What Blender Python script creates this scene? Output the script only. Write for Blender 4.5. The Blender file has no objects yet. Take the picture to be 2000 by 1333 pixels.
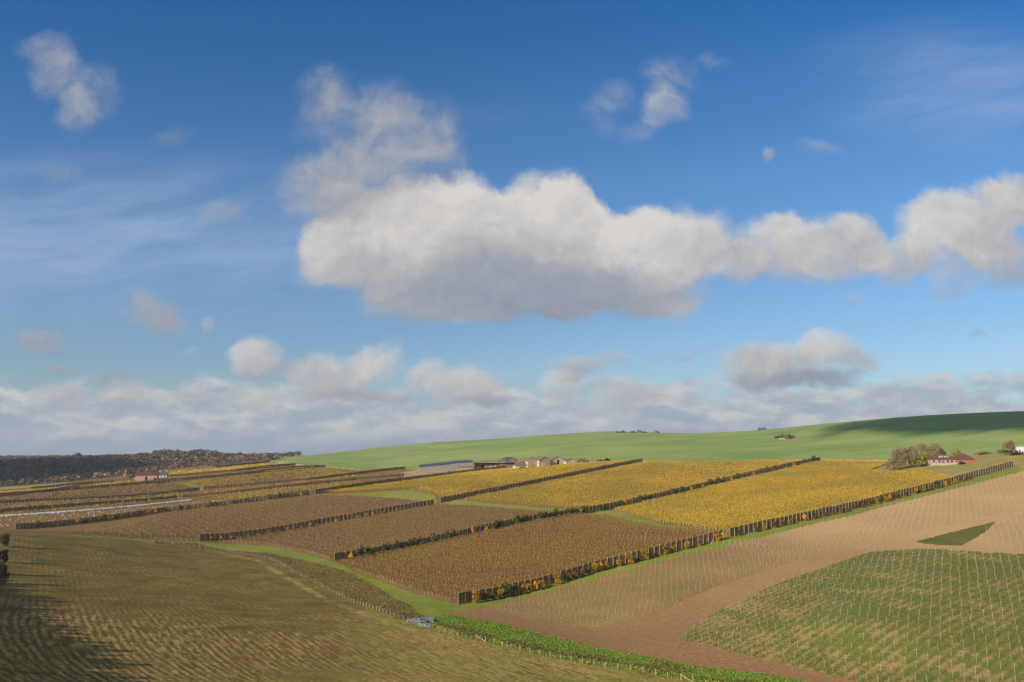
import bpy, math, random
import numpy as np
from mathutils import Vector
random.seed(5); RNG = np.random.default_rng(5)
R = math.radians
scene = bpy.context.scene
C = scene.collection

# ------------------------------------------------------------------ camera
CAMZ = 55.0
FPX = 1556.0                                   # focal length in pixels of the 2000 px wide frame
PITCH = math.atan((885 - 666.5) / FPX)
cam_d = bpy.data.cameras.new('camera'); cam = bpy.data.objects.new('camera', cam_d); C.objects.link(cam)
cam_d.sensor_width = 36; cam_d.lens = FPX / 2000 * 36
cam_d.clip_start = 0.5; cam_d.clip_end = 30000
cam.location = (0, 0, CAMZ); cam.rotation_euler = (R(90) + PITCH, 0, 0)
scene.camera = cam

# ------------------------------------------------------------------ node helper
class N:
    """tiny expression builder for shader node trees"""
    def __init__(s, nt): s.nt = nt
    def node(s, t, **kw):
        n = s.nt.nodes.new(t)
        for k, v in kw.items(): setattr(n, k, v)
        return n
    def _in(s, sock, v):
        if isinstance(v, bpy.types.NodeSocket): s.nt.links.new(v, sock)
        elif v is not None: sock.default_value = v
    def m(s, op, a, b=None, c=None, clamp=False):
        n = s.node('ShaderNodeMath', operation=op, use_clamp=clamp)
        for i, v in enumerate((a, b, c)):
            if v is not None: s._in(n.inputs[i], v)
        return n.outputs[0]
    def v(s, op, a, b=None, c=None):
        n = s.node('ShaderNodeVectorMath', operation=op)
        if op == 'SCALE':
            s._in(n.inputs[0], a); s._in(n.inputs['Scale'], b); return n.outputs[0]
        for i, x in enumerate((a, b, c)):
            if x is not None: s._in(n.inputs[i], x)
        return n.outputs['Value'] if op in ('DOT_PRODUCT', 'LENGTH') else n.outputs[0]
    def xyz(s, a, b, c=0.0):
        n = s.node('ShaderNodeCombineXYZ')
        for i, x in enumerate((a, b, c)): s._in(n.inputs[i], x)
        return n.outputs[0]
    def sep(s, a):
        n = s.node('ShaderNodeSeparateXYZ'); s._in(n.inputs[0], a); return n.outputs
    def noise(s, vec, scale, detail=4, rough=0.55, dist=0.0, color=False, lac=2.0):
        n = s.node('ShaderNodeTexNoise'); s._in(n.inputs['Vector'], vec)
        n.inputs['Scale'].default_value = scale; n.inputs['Detail'].default_value = detail
        n.inputs['Roughness'].default_value = rough; n.inputs['Distortion'].default_value = dist
        n.inputs['Lacunarity'].default_value = lac
        return n.outputs['Color'] if color else n.outputs[0]
    def ss(s, x, lo, hi, a=0.0, b=1.0, kind='SMOOTHSTEP'):
        n = s.node('ShaderNodeMapRange', interpolation_type=kind, clamp=True) if kind == 'LINEAR' else s.node('ShaderNodeMapRange', interpolation_type=kind)
        for i, v in enumerate((x, lo, hi, a, b)): s._in(n.inputs[i], v)
        return n.outputs[0]
    def mix(s, f, a, b):
        n = s.node('ShaderNodeMix', data_type='RGBA')
        s._in(n.inputs[0], f); s._in(n.inputs[6], a); s._in(n.inputs[7], b); return n.outputs[2]
    def ramp(s, f, pts):
        n = s.node('ShaderNodeValToRGB'); s._in(n.inputs[0], f)
        e = n.color_ramp.elements
        while len(e) < len(pts): e.new(0.5)
        for el, (p, c) in zip(e, pts): el.position = p; el.color = c if len(c) == 4 else (*c, 1)
        return n.outputs[0]

def lin(r, g, b):                               # 0-255 sRGB -> linear
    return tuple((((c / 255 + 0.055) / 1.055) ** 2.4 if c > 10 else c / 255 / 12.92) for c in (r, g, b))
def alb(r, g, b, k=1.0): return tuple(c * k for c in lin(r, g, b)) + (1,)

# ------------------------------------------------------------------ pixel rays (used only to survey where things stand)
cp, sp = math.cos(PITCH), math.sin(PITCH)
def ray(px, py):
    """direction scaled so that its ground-plane depth (y) is 1"""
    u = (np.asarray(px, float) - 1000) / FPX; v = (666.5 - np.asarray(py, float)) / FPX
    y = cp - v * sp; z = sp + v * cp
    return u / y, z / y
def P(px, py, Y):
    u, w = ray(px, py); return np.array([u * Y, Y + 0 * u, CAMZ + w * Y])

# ------------------------------------------------------------------ sun and sky
SUN_EL = R(21); SUN_DIR = Vector((-0.77 * math.cos(SUN_EL), -0.638 * math.cos(SUN_EL), math.sin(SUN_EL))).normalized()
sun_d = bpy.data.lights.new('sun', 'SUN'); sun = bpy.data.objects.new('sun', sun_d); C.objects.link(sun)
sun_d.energy = 5.0; sun_d.angle = R(0.5); sun_d.color = (1.0, 0.90, 0.77)
sun.rotation_euler = SUN_DIR.to_track_quat('Z', 'Y').to_euler(); sun.location = (-200, -100, 200)
scene.view_settings.view_transform = 'Standard'; scene.view_settings.look = 'None'
scene.view_settings.exposure = 0.0; scene.view_settings.gamma = 1.0
SKY_STRENGTH = 0.11

# clouds of the sky: (px, py, rx, ry, opacity weight, brightness)
CL = [
 # big cumulus, lit upper side
 (650,475,70,70,.9,.80),(720,475,130,88,1.1,.85),(830,435,150,92,1.1,.88),(905,392,78,66,1.1,1.05),(960,420,90,66,1.0,.95),(1060,420,110,82,1.2,.95),(1105,378,52,42,1.,1.08),(1150,410,45,38,.7,1.1),
 (1170,462,100,66,1.1,.95),(1258,440,70,52,1.0,1.1),(1290,475,115,76,1.1,.95),(1370,480,85,65,.8,.8),
 # its grey underside
 (960,480,150,60,.9,.66),(1080,500,130,50,.8,.6),(850,545,180,66,1.2,.34),(1000,562,220,62,1.4,.12),(1180,572,170,56,1.1,.32),(790,600,90,45,1.0,.5),(900,605,100,30,.9,.6),
 (1300,570,110,55,.6,.5),(1345,600,50,35,.4,.5),(640,535,60,35,.4,.7),
 # thin shaded cloud above it
 (630,178,62,62,.46,.34),(745,205,72,62,.44,.34),(825,240,84,68,.42,.36),(700,265,135,100,.46,.30),(830,310,85,50,.34,.36),(868,285,55,55,.3,.45),
 (615,360,84,66,.56,.5),(720,350,130,88,.5,.32),(680,405,100,60,.55,.42),
 # chain to the right
 (1450,520,60,45,.7,.7),(1520,480,90,62,.9,.8),(1535,430,40,25,.55,.8),(1620,480,105,62,1.,.8),(1665,440,55,35,.7,.85),(1740,500,80,42,.9,.75),
 (1840,460,100,70,1.,.8),(1835,398,50,28,.7,.85),(1925,430,80,75,1.,.8),(1985,385,70,55,1.,.75),(1965,500,80,65,.9,.5),(1860,550,55,38,.6,.5),
 (1560,540,130,30,.6,.6),
 # thin scraps high up
 (85,105,60,32,.5,.4),(115,150,60,45,.55,.45),(150,215,45,48,.6,.55),(190,175,50,55,.42,.4),(110,330,60,22,.35,.4),(345,255,45,22,.25,.4),
 (1310,140,60,38,.42,.6),(1300,205,48,42,.62,.65),(1205,180,45,32,.35,.5),(1170,230,48,42,.3,.5),(1255,250,50,28,.33,.5),(1400,118,45,18,.27,.5),
 (1495,292,16,15,.6,.7),(1600,300,50,20,.36,.5),(430,420,60,22,.35,.5),(930,240,120,40,.12,.4),
 # scraps on the left
 (60,655,62,27,.8,.35),(95,682,40,15,.6,.25),(290,618,55,36,.8,.45),(330,640,32,20,.6,.4),(275,580,30,22,.3,.5),(410,622,24,20,.5,.5),
 (120,722,42,14,.6,.25),(215,735,55,14,.6,.25),(1670,583,28,10,.5,.6),(1330,690,35,10,.4,.4),(1920,660,25,8,.4,.3),
 # low line of cumulus
 (490,690,50,34,1.,.85),(515,722,65,22,.8,.5),(640,735,95,42,1.,.75),(735,712,55,34,1.,.85),(690,768,120,22,.9,.3),(840,735,45,30,.8,.8),
 (920,755,75,34,1.,.75),(940,780,70,14,.7,.35),(1095,755,45,30,.8,.8),(1150,714,72,20,.8,.6),(1120,735,50,16,.6,.4),(485,765,45,30,.7,.8),
 (1470,712,72,36,1.,.65),(1545,705,60,34,1.,.7),(1618,692,58,38,1.,.75),(1685,712,45,28,.8,.6),(1560,744,140,20,1.1,.12),
 (130,775,90,30,.7,.4),(260,765,70,34,.6,.55),(380,785,80,30,.6,.4),(1345,745,40,18,.5,.4),(1740,775,50,20,.6,.5),(1230,775,100,30,.7,.7),
]
world = bpy.data.worlds.new('World'); scene.world = world; world.use_nodes = True
nt = world.node_tree; nt.nodes.clear(); n = N(nt)
sky = n.node('ShaderNodeTexSky', sky_type='NISHITA', sun_disc=False)
sky.sun_elevation = SUN_EL; sky.sun_rotation = math.atan2(SUN_DIR.x, SUN_DIR.y)
sky.altitude = 50; sky.air_density = 1.0; sky.dust_density = 0.4; sky.ozone_density = 2.0
geo = n.node('ShaderNodeTexCoord'); gx, gy, gz = n.sep(geo.outputs['Generated'])
ysafe = n.m('MAXIMUM', n.m('ABSOLUTE', gy), 0.08)
U = n.m('DIVIDE', gx, ysafe); V = n.m('DIVIDE', gz, ysafe)
p0 = n.xyz(U, V, 0.0)
# domain warp: large and small eddies
w1 = n.v('SUBTRACT', n.noise(p0, 9.0, 3, .5, color=True), (.5, .5, .5))
w2 = n.v('SUBTRACT', n.noise(p0, 38.0, 4, .6, color=True), (.5, .5, .5))
p1 = n.v('ADD', p0, n.v('MULTIPLY', w1, (.070, .060, 0)))
p1 = n.v('ADD', p1, n.v('MULTIPLY', w2, (.020, .017, 0)))
w3 = n.v('SUBTRACT', n.noise(p0, 95.0, 4, .65, color=True), (.5, .5, .5))
p1 = n.v('ADD', p1, n.v('MULTIPLY', w3, (.006, .006, 0)))
accW = None; accB = None
for (cx, cy, rx, ry, o, b) in CL:
    u, v_ = ray(cx, cy); u2, _ = ray(cx + rx, cy); _, v2 = ray(cx, cy - ry)
    ru = float(u2 - u) * 1.12; rv = float(v2 - v_) * 1.12
    q = n.v('MULTIPLY_ADD', p1, (1 / ru, 1 / rv, 0), (-float(u) / ru, -float(v_) / rv, 0))
    r2 = n.v('DOT_PRODUCT', q, q)
    w = n.m('MULTIPLY', n.m('MAXIMUM', n.m('SUBTRACT', 1.0, r2), 0.0), o)
    qy = n.v('DOT_PRODUCT', q, (-0.07, .22, 0))                     # lit from above and from the left
    bb = n.m('ADD', n.m('MULTIPLY', qy, 1.0), b * .84 + .07)
    accW = w if accW is None else n.m('ADD', accW, w)
    accB = n.m('MULTIPLY', w, bb) if accB is None else n.m('MULTIPLY_ADD', w, bb, accB)
front = n.ss(gy, 0.02, 0.25)
# bank of stratocumulus low over the horizon, all round, and scattered cloud elsewhere
ps = n.v('MULTIPLY', p0, (1.0, 2.6, 1.0))
f1 = n.noise(ps, 8.0, 6, .55, .3)
f2 = n.noise(p1, 22.0, 6, .62)
f3 = n.noise(n.v('ADD', p1, (.006, -.012, 0)), 22.0, 4, .6)
relief = n.m('SUBTRACT', f2, f3)
pb = n.v('MULTIPLY', n.v('ADD', p0, n.v('MULTIPLY', w2, (.012, .006, 0))), (1.0, 2.3, 1.0))
b1 = n.noise(pb, 11.0, 6, .58, .2); b2 = n.noise(n.v('ADD', pb, (-.006, .022, 0)), 11.0, 4, .55)
low = n.ss(V, .135, .03)
bank = n.m('MULTIPLY', n.ss(n.m('ADD', b1, n.m('MULTIPLY', low, .50)), .62, .86), n.ss(V, .22, .13))
F = n.m('ADD', n.m('MULTIPLY', accW, front), n.m('MULTIPLY', n.m('SUBTRACT', f2, 0.5), n.m('MULTIPLY', n.m('MINIMUM', n.m('MULTIPLY', accW, 3.0), 1.0), 1.0)))
a_c = n.ss(F, -0.02, 1.12)
bright = n.m('DIVIDE', accB, n.m('MAXIMUM', accW, 0.02))
bright = n.m('ADD', bright, n.m('MULTIPLY', relief, 0.55))
bright = n.m('ADD', bright, n.m('MULTIPLY', n.m('SUBTRACT', n.noise(p1, 9.0, 3, .5), .5), 0.55), clamp=True)
ccol = n.ramp(bright, [(0.0, lin(142, 148, 162)), (0.35, lin(160, 164, 174)), (0.6, lin(184, 182, 183)), (0.8, lin(204, 201, 198)), (1.0, lin(220, 215, 209))])
bcol = n.ramp(n.m('ADD', n.m('MULTIPLY_ADD', n.m('SUBTRACT', b1, b2), 3.0, .46), n.m('MULTIPLY', n.m('SUBTRACT', f1, .5), .9)), [(0.1, lin(162, 173, 188)), (0.45, lin(180, 186, 196)), (0.8, lin(206, 206, 206))])
bcol = n.mix(n.ss(V, .035, -.005, 0, .75), bcol, (*lin(164, 178, 196), 1))
# thin cirrus veils
ci = n.noise(n.v('MULTIPLY', n.v('ADD', n.xyz(U, n.m('MULTIPLY_ADD', U, -.16, V)), n.v('MULTIPLY', w1, (.05, .05, 0))), (1.5, 7.0, 1)), 2.6, 6, .6, 0)
cm = n.m('ADD', n.ss(n.v('LENGTH', n.v('MULTIPLY', n.v('SUBTRACT', p0, (-.55, .27, 0)), (1.6, 6.5, 0))), 1.0, 0.1, 0, .75),
         n.ss(n.v('LENGTH', n.v('MULTIPLY', n.v('SUBTRACT', p0, (.60, .48, 0)), (3.6, 8.0, 0))), 1.0, 0.1, 0, .5))
a_ci = n.m('MULTIPLY', n.ss(ci, .30, .75, .22, 1.0), cm)
# sky tint to the deep blue of the photograph
skyc = n.v('MULTIPLY', sky.outputs[0], n.ramp(V, [(0.0, (.72, .80, .90)), (.14, (.70, .84, 1.0)), (.35, (.56, .88, 1.16)), (.60, (.22, .70, 1.14))]))
vig = n.v('SCALE', skyc, 1.0)
K = 1 / SKY_STRENGTH
col = n.mix(a_ci, vig, n.v('SCALE', lin(165, 185, 215), K))
col = n.mix(n.m('MULTIPLY', bank, .92), col, n.v('SCALE', bcol, K))
col = n.mix(n.m('MULTIPLY', a_c, .96), col, n.v('SCALE', ccol, K))
# unseen cloud cover added overhead and behind the viewer to neutralise ambient light
over = n.m('MAXIMUM', n.ss(gy, .12, -.15), n.ss(gz, .62, .80))
oc = n.noise(n.v('MULTIPLY', geo.outputs['Generated'], (1, 1, 1.6)), 3.2, 5, .55)
a_o = n.m('MULTIPLY', n.m('MULTIPLY', over, n.ss(oc, .40, .54)), n.ss(gz, -.02, .05))
col = n.mix(n.m('MULTIPLY', a_o, .92), col, n.v('SCALE', n.mix(n.ss(oc, .45, .65), (*lin(128, 127, 128), 1), (*lin(160, 155, 150), 1)), K))
bg = n.node('ShaderNodeBackground'); nt.links.new(col, bg.inputs[0]); bg.inputs[1].default_value = SKY_STRENGTH
out = n.node('ShaderNodeOutputWorld'); nt.links.new(bg.outputs[0], out.inputs[0])
world.cycles.sampling_method = 'MANUAL'; world.cycles.sample_map_resolution = 256
scene.cycles.max_bounces = 5; scene.cycles.transparent_max_bounces = 12; scene.cycles.diffuse_bounces = 2

# ------------------------------------------------------------------ the land: surveyed spot heights -> smooth terrain
SURVEY = [
 # stubble field in front, (px, py, depth in metres)
 (0,1333,118),(250,1333,133),(500,1333,148),(750,1333,160),(1000,1333,168),(1300,1330,180),(1640,1333,180),(2000,1333,172),
 (0,1200,185),(250,1200,215),(500,1200,235),(830,1224,229),(930,1252,212),(0,1120,270),(250,1120,305),(450,1120,330),
 (600,1132,320),(700,1178,275),(450,1074,425),(0,1037,375),(120,1045,395),(250,1053,415),(350,1062,428),(1150,1240,232),
 # slope of the vineyard
 (905,1180,262),(1150,1120,298),(1437,1046,335),(1594,1012,362),(1755,971,412),(1978,912,482),
 (653,1096,366),(1000,1027,432),(1190,995,476),(1400,947,540),(1603,902,620),
 (390,1055,444),(850,986,538),(1050,945,600),(1255,904,680),
 (28,1034,491),(605,967,608),(985,920,722),(0,1001,562),(385,973,690),(790,932,775),
 (0,985,620),(393,958,735),(790,918,840),(0,969,720),(635,914,925),(0,956,830),(530,905,1010),
 # lower right
 (1400,1190,235),(1500,1130,262),(1770,1060,292),(2000,1085,262),(2000,1000,350),(1330,1250,210),(2000,1180,215),(1700,1220,203),
 # wooded valley
 (0,950,1020),(0,938,1150),(0,905,1600),(0,897,2000),(300,924,1120),(300,897,1500),(500,899,1400),(650,890,1700),(520,895,1900),
 # green hill
 (690,917,960),(800,916,880),(1030,914,770),(1450,899,670),(1750,901,600),(1900,892,560),(2000,885,535),
 (620,888,1500),(750,873,1500),(870,863,1450),(1000,855,1400),(1200,843,1300),(1400,845,1150),(1600,829,1050),(1800,812,980),(2000,803,930),
 (800,889,1150),(800,876,1350),(1000,879,1050),(1000,864,1250),(1200,871,960),(1200,854,1150),(1400,870,880),(1400,854,1030),(1600,863,820),(1800,851,760),(2000,836,720),(2200,797,900),(2200,835,690),(2200,888,500),
]
ctrl = [tuple(P(a, b, y)) for a, b, y in SURVEY]
for a, b, y in SURVEY:                          # land falls away again behind the skyline
    if y >= 900 and b < 890 and (a, y) not in ((800,1150),(800,1350),(1000,1050),(1000,1250),(1200,960),(1200,1150),(1400,1030)):
        q = P(a, b, y); ctrl.append((q[0]*1.08, q[1]*1.08, q[2]-1.5)); ctrl.append((q[0]*1.25, q[1]*1.25, q[2]-16)); ctrl.append((q[0]*1.8, q[1]*1.8, q[2]-55))
ctrl += [(0,0,CAMZ-1.7),(0,25,CAMZ-8.5),(-40,25,CAMZ-8),(40,25,CAMZ-9),(0,60,CAMZ-20.5),(-60,60,CAMZ-19),(70,60,CAMZ-22),(0,100,CAMZ-31.5),(-60,100,CAMZ-29.5),
         (90,110,CAMZ-37),(0,-100,CAMZ+14),(-250,60,CAMZ-10),(-260,250,CAMZ-30),(-330,380,CAMZ-34),(-420,480,CAMZ-42),(-500,300,CAMZ-25),
         (250,100,CAMZ-40),(330,250,CAMZ-28),(450,400,CAMZ-5),(500,650,CAMZ+22),(900,800,CAMZ+55),(-900,800,CAMZ-45),(-1300,1300,CAMZ-30),(-1700,2000,CAMZ-12),
         (-2500,2600,CAMZ-20),(600,-200,CAMZ-20),(-600,-300,CAMZ+10)]
ctrl = np.array(ctrl)
_c = ctrl[:, :2] / 500.0
def _phi(r2): return np.where(r2 > 1e-12, r2 * np.log(np.maximum(r2, 1e-12)) * 0.5, 0)
_n = len(_c)
_A = np.zeros((_n + 3, _n + 3))
_d2 = ((_c[:, None] - _c[None]) ** 2).sum(-1)
_A[:_n, :_n] = _phi(_d2) + np.eye(_n) * 0.0006
_A[:_n, _n] = 1; _A[:_n, _n+1:] = _c; _A[_n, :_n] = 1; _A[_n+1:, :_n] = _c.T
_w = np.linalg.solve(_A, np.concatenate([ctrl[:, 2], [0, 0, 0]]))
def H(x, y):
    """height of the land"""
    x = np.atleast_1d(np.asarray(x, float)); y = np.atleast_1d(np.asarray(y, float)); sh = np.broadcast(x, y).shape
    q = np.stack(np.broadcast_arrays(x, y), -1).reshape(-1, 2) / 500.0
    res = np.empty(len(q))
    for i in range(0, len(q), 40000):
        b = q[i:i+40000]
        d2 = ((b[:, None] - _c[None]) ** 2).sum(-1)
        res[i:i+40000] = _phi(d2) @ _w[:_n] + _w[_n] + b @ _w[_n+1:]
    rr = np.hypot(q[:, 0], q[:, 1]) * 500
    t = np.clip((rr - 2300) / 1500, 0, 1); t = t * t * (3 - 2 * t)
    res = np.clip(res, -40, 170)
    return (res * (1 - t) + (-20.0) * t).reshape(sh)
def hz(x, y): return float(H(x, y)[0])
_Ys = np.geomspace(60, 3000, 420)
def land(px, py):
    """where the sight line through a pixel meets the land -> (x, y) in metres"""
    px = np.atleast_1d(np.asarray(px, float)); py = np.atleast_1d(np.asarray(py, float))
    u, w = ray(px, py)
    X = u[:, None] * _Ys; Z = CAMZ + w[:, None] * _Ys
    g = Z - H(X, np.broadcast_to(_Ys, X.shape))
    below = g < 0
    i = np.where(below.any(1), below.argmax(1), len(_Ys) - 1); i = np.maximum(i, 1)
    k = np.arange(len(px)); g0 = g[k, i-1]; g1 = g[k, i]
    t = np.where(below.any(1), g0 / (g0 - g1 + 1e-9), 1.0)
    Y = _Ys[i-1] + (_Ys[i] - _Ys[i-1]) * np.clip(t, 0, 1)
    return np.stack([u * Y, Y], -1)
def inside(poly, x, y):
    r = np.zeros(x.shape, bool); n_ = len(poly)
    for i in range(n_):
        x0, y0 = poly[i]; x1, y1 = poly[(i+1) % n_]
        if y0 == y1: continue
        c = ((y0 > y) != (y1 > y)) & (x < (x1 - x0) * (y - y0) / (y1 - y0) + x0)
        r ^= c
    return r
def region(pts, extra=()):
    """an outline surveyed through pixels -> ground outline in metres"""
    pts = dense(pts)
    return np.concatenate([land([a for a, b in pts], [b for a, b in pts]), np.array(extra, float).reshape(-1, 2)])
def dense(pts, step=25, close=False):
    o = []
    L = list(pts) + ([pts[0]] if close else [])
    for (a, b), (c, d) in zip(L[:-1], L[1:]):
        k = max(1, int(math.hypot(c-a, d-b) / step))
        o += [(a + (c-a)*i/k, b + (d-b)*i/k) for i in range(k)]
    o.append(L[-1]); return o

# ------------------------------------------------------------------ ground sheet, split along the field edges
th = np.concatenate([np.arange(-180, -36, 3.0), np.arange(-36, 36.01, 0.085), np.arange(39, 181, 3.0)])
th[0] = -180; th = np.unique(th); 
rr = np.concatenate([[2.0], np.geomspace(4, 110, 50)[:-1], np.geomspace(110, 1650, 480)[:-1], np.geomspace(1650, 12000, 40)])
TH, RR = np.meshgrid(np.radians(th), rr, indexing='ij')
GX = RR * np.sin(TH); GY = RR * np.cos(TH)
GZ = H(GX, GY)
nT, nR = TH.shape
_thr = np.radians(th)
def HG(x, y):
    """height by interpolation in the finished ground sheet"""
    x = np.asarray(x, float); y = np.asarray(y, float); a = np.arctan2(x, y); r = np.hypot(x, y)
    i = np.clip(np.searchsorted(_thr, a) - 1, 0, nT - 2); j = np.clip(np.searchsorted(rr, r) - 1, 0, nR - 2)
    u = np.clip((a - _thr[i]) / (_thr[i+1] - _thr[i]), 0, 1); v = np.clip((r - rr[j]) / (rr[j+1] - rr[j]), 0, 1)
    return (GZ[i, j]*(1-u) + GZ[i+1, j]*u)*(1-v) + (GZ[i, j+1]*(1-u) + GZ[i+1, j+1]*u)*v
FENCE_PX = [(300,1060),(350,1064),(440,1076),(525,1092),(575,1119),(650,1158),(710,1184),(767,1204),(810,1219),(850,1229),(897,1244),(949,1254),(1005,1269),(1085,1286),(1172,1302),(1272,1317),(1322,1327),(1370,1337),(1430,1350)]
fence_xy = land([a for a, b in FENCE_PX], [b for a, b in FENCE_PX])
def polydist(poly, x, y):
    d = np.full(x.shape, 1e9)
    for (x0, y0), (x1, y1) in zip(poly[:-1], poly[1:]):
        dx, dy = x1-x0, y1-y0; L = dx*dx+dy*dy
        t = np.clip(((x-x0)*dx + (y-y0)*dy) / L, 0, 1)
        d = np.minimum(d, np.hypot(x-x0-t*dx, y-y0-t*dy))
    return d
STRIP_TOP = [(20,1042),(120,1044),(250,1052),(400,1060),(520,1067),(600,1082),(655,1099),(700,1120),(760,1142),(820,1162),(893,1182)]
L1_PX = [(893,1182),(1150,1120),(1300,1082),(1437,1047),(1540,1024),(1594,1012),(1665,996),(1755,972),(1889,937),(1990,910)]
UP_EDGE = [(940,1190),(1040,1163),(1180,1125),(1330,1088),(1500,1046),(1594,1023),(1665,1007),(1755,983),(1889,949),(1990,923),(2160,880)]
HILL_EDGE = [(555,909),(640,911),(690,918),(800,918),(1030,912),(1255,902),(1450,900),(1600,899),(1750,900),(1900,892),(2000,884),(2250,866)]
far = lambda x, y: (x, y)
REG = []   # (name, outline, label, material key)
REG.append(('hill', region(HILL_EDGE, [(900,700),(2500,2500),(1500,5200),(-600,3500),(-520,1700),(-430,1350)]), 'hill'))
REG.append(('vineyard_ground', region([(-150,1050)] + STRIP_TOP + L1_PX[1:] + [(1978,905),(1960,900)] + HILL_EDGE[8:10][::-1] + HILL_EDGE[:9][::-1] + [(520,899),(400,911),(330,921),(240,928),(160,940),(60,952),(0,957),(-200,975)]), 'vine'))
REG.append(('garden_grass', region([(1700,921),(1745,904),(1760,899),(1900,891),(2000,884),(2200,868),(2200,890),(1992,922),(1980,914),(1868,936),(1800,921),(1750,925)]), 'rough'))
REG.append(('grass_track', region([(1165,998),(1200,997),(1290,1024),(1420,1043),(1424,1051),(1370,1042),(1290,1036),(1180,1012),(1110,1003)]), 'grass'))
REG.append(('grass_track', region([(862,977),(900,977),(1000,988),(1110,995),(1105,1001),(1040,998),(920,987),(860,986)]), 'grass'))
REG.append(('grass_track', region([(612,968),(700,964),(800,957),(850,968),(853,984),(800,976),(700,969)]), 'grass'))
REG.append(('grass_track', region([(345,946),(372,943),(400,955),(388,960)]), 'grass'))
REG.append(('earth_bank', region([(780,924),(820,917),(930,914),(1030,914),(990,920),(860,930),(790,936)]), 'chalk'))
REG.append(('farm_track', region([(525,910),(545,903),(570,901),(552,905),(640,911),(740,921),(700,921),(640,915),(560,908),(533,912)]), 'path'))
REG.append(('farm_track', region([(1500,899),(1600,897.5),(1740,899),(1740,902),(1600,900),(1500,901)]), 'path'))
REG.append(('field', np.concatenate([region([(-300,1040),(0,1037),(120,1046),(250,1055),(300,1060)]), fence_xy, np.array([(110,120),(200,-300),(-700,-300),(-500,250)])]), 'stubble'))
REG.append(('grass_bank', np.concatenate([fence_xy[8:], np.array([(60,140)]), land([1750,1640,1500,1330,1200,1100,990,870,835],[1400,1342,1318,1297,1272,1248,1222,1199,1207])]), 'bank'))
REG.append(('rough_verge', np.concatenate([fence_xy[:10], land([835,815,800,740,690,600,520,380,300],[1207,1199,1182,1150,1121,1098,1080,1061,1057])]), 'verge'))
REG.append(('grass_strip', region(STRIP_TOP + L1_PX[1:] + UP_EDGE[::-1][1:] + [(885,1194),(870,1199),(835,1207),(815,1199),(800,1182),(740,1150),(690,1121),(600,1098),(520,1080),(380,1061),(250,1055),(120,1046),(20,1043)]), 'grass'))
REG.append(('bare_field', region(UP_EDGE + [(2160,958),(2000,994),(1900,1015),(1800,1036),(1700,1057),(1600,1085),(1500,1113),(1400,1146),(1300,1188),(1240,1210),(1160,1228),(1080,1218),(1000,1199)]), 'bare'))
REG.append(('dirt_track', region([(870,1199),(885,1194),(940,1188),(1000,1199),(1080,1218),(1160,1228),(1240,1210),(1300,1188),(1400,1146),(1500,1113),(1600,1085),(1700,1057),(1800,1036),(1900,1015),(2000,994),(2160,958),(2300,1100),(2350,1500),(1750,1400),(1640,1342),(1500,1318),(1330,1297),(1200,1272),(1100,1248),(990,1222)]), 'track'))
REG.append(('young_vineyard', region([(1325,1250),(1345,1235),(1400,1193),(1520,1140),(1620,1105),(1700,1078),(1810,1072),(2000,1083),(2200,1095),(2350,1500),(1720,1345),(1640,1322),(1500,1290),(1400,1265)]), 'young'))
REG.append(('bare_field', region([(1890,1068),(1945,1025),(2000,1003),(2200,975),(2200,1092),(2000,1080)]), 'bare'))
REG.append(('grass_patch', region([(1785,1059),(1850,1042),(1945,1019),(1930,1036),(1880,1066),(1830,1065)]), 'grassdark'))
fcx = 0.25*(GX[:-1,:-1]+GX[1:,:-1]+GX[1:,1:]+GX[:-1,1:]); fcy = 0.25*(GY[:-1,:-1]+GY[1:,:-1]+GY[1:,1:]+GY[:-1,1:])
jit = 0.55 * (np.sin(fcx*.9+1.3*np.sin(fcy*.7)) + np.sin(fcy*1.1+1.7*np.sin(fcx*.8+2)))*np.clip(RR[:-1,:-1]/300, .4, 3)*.5
cls = np.zeros(fcx.shape, int)
for i, (nm, poly, mk) in enumerate(REG): cls[inside(poly, fcx + jit*.7, fcy + jit)] = i + 1
# wooded ground: far left, beyond the vineyard
wood_mask = (cls == 0) & (fcy > 900) & (fcx < -100)

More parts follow.
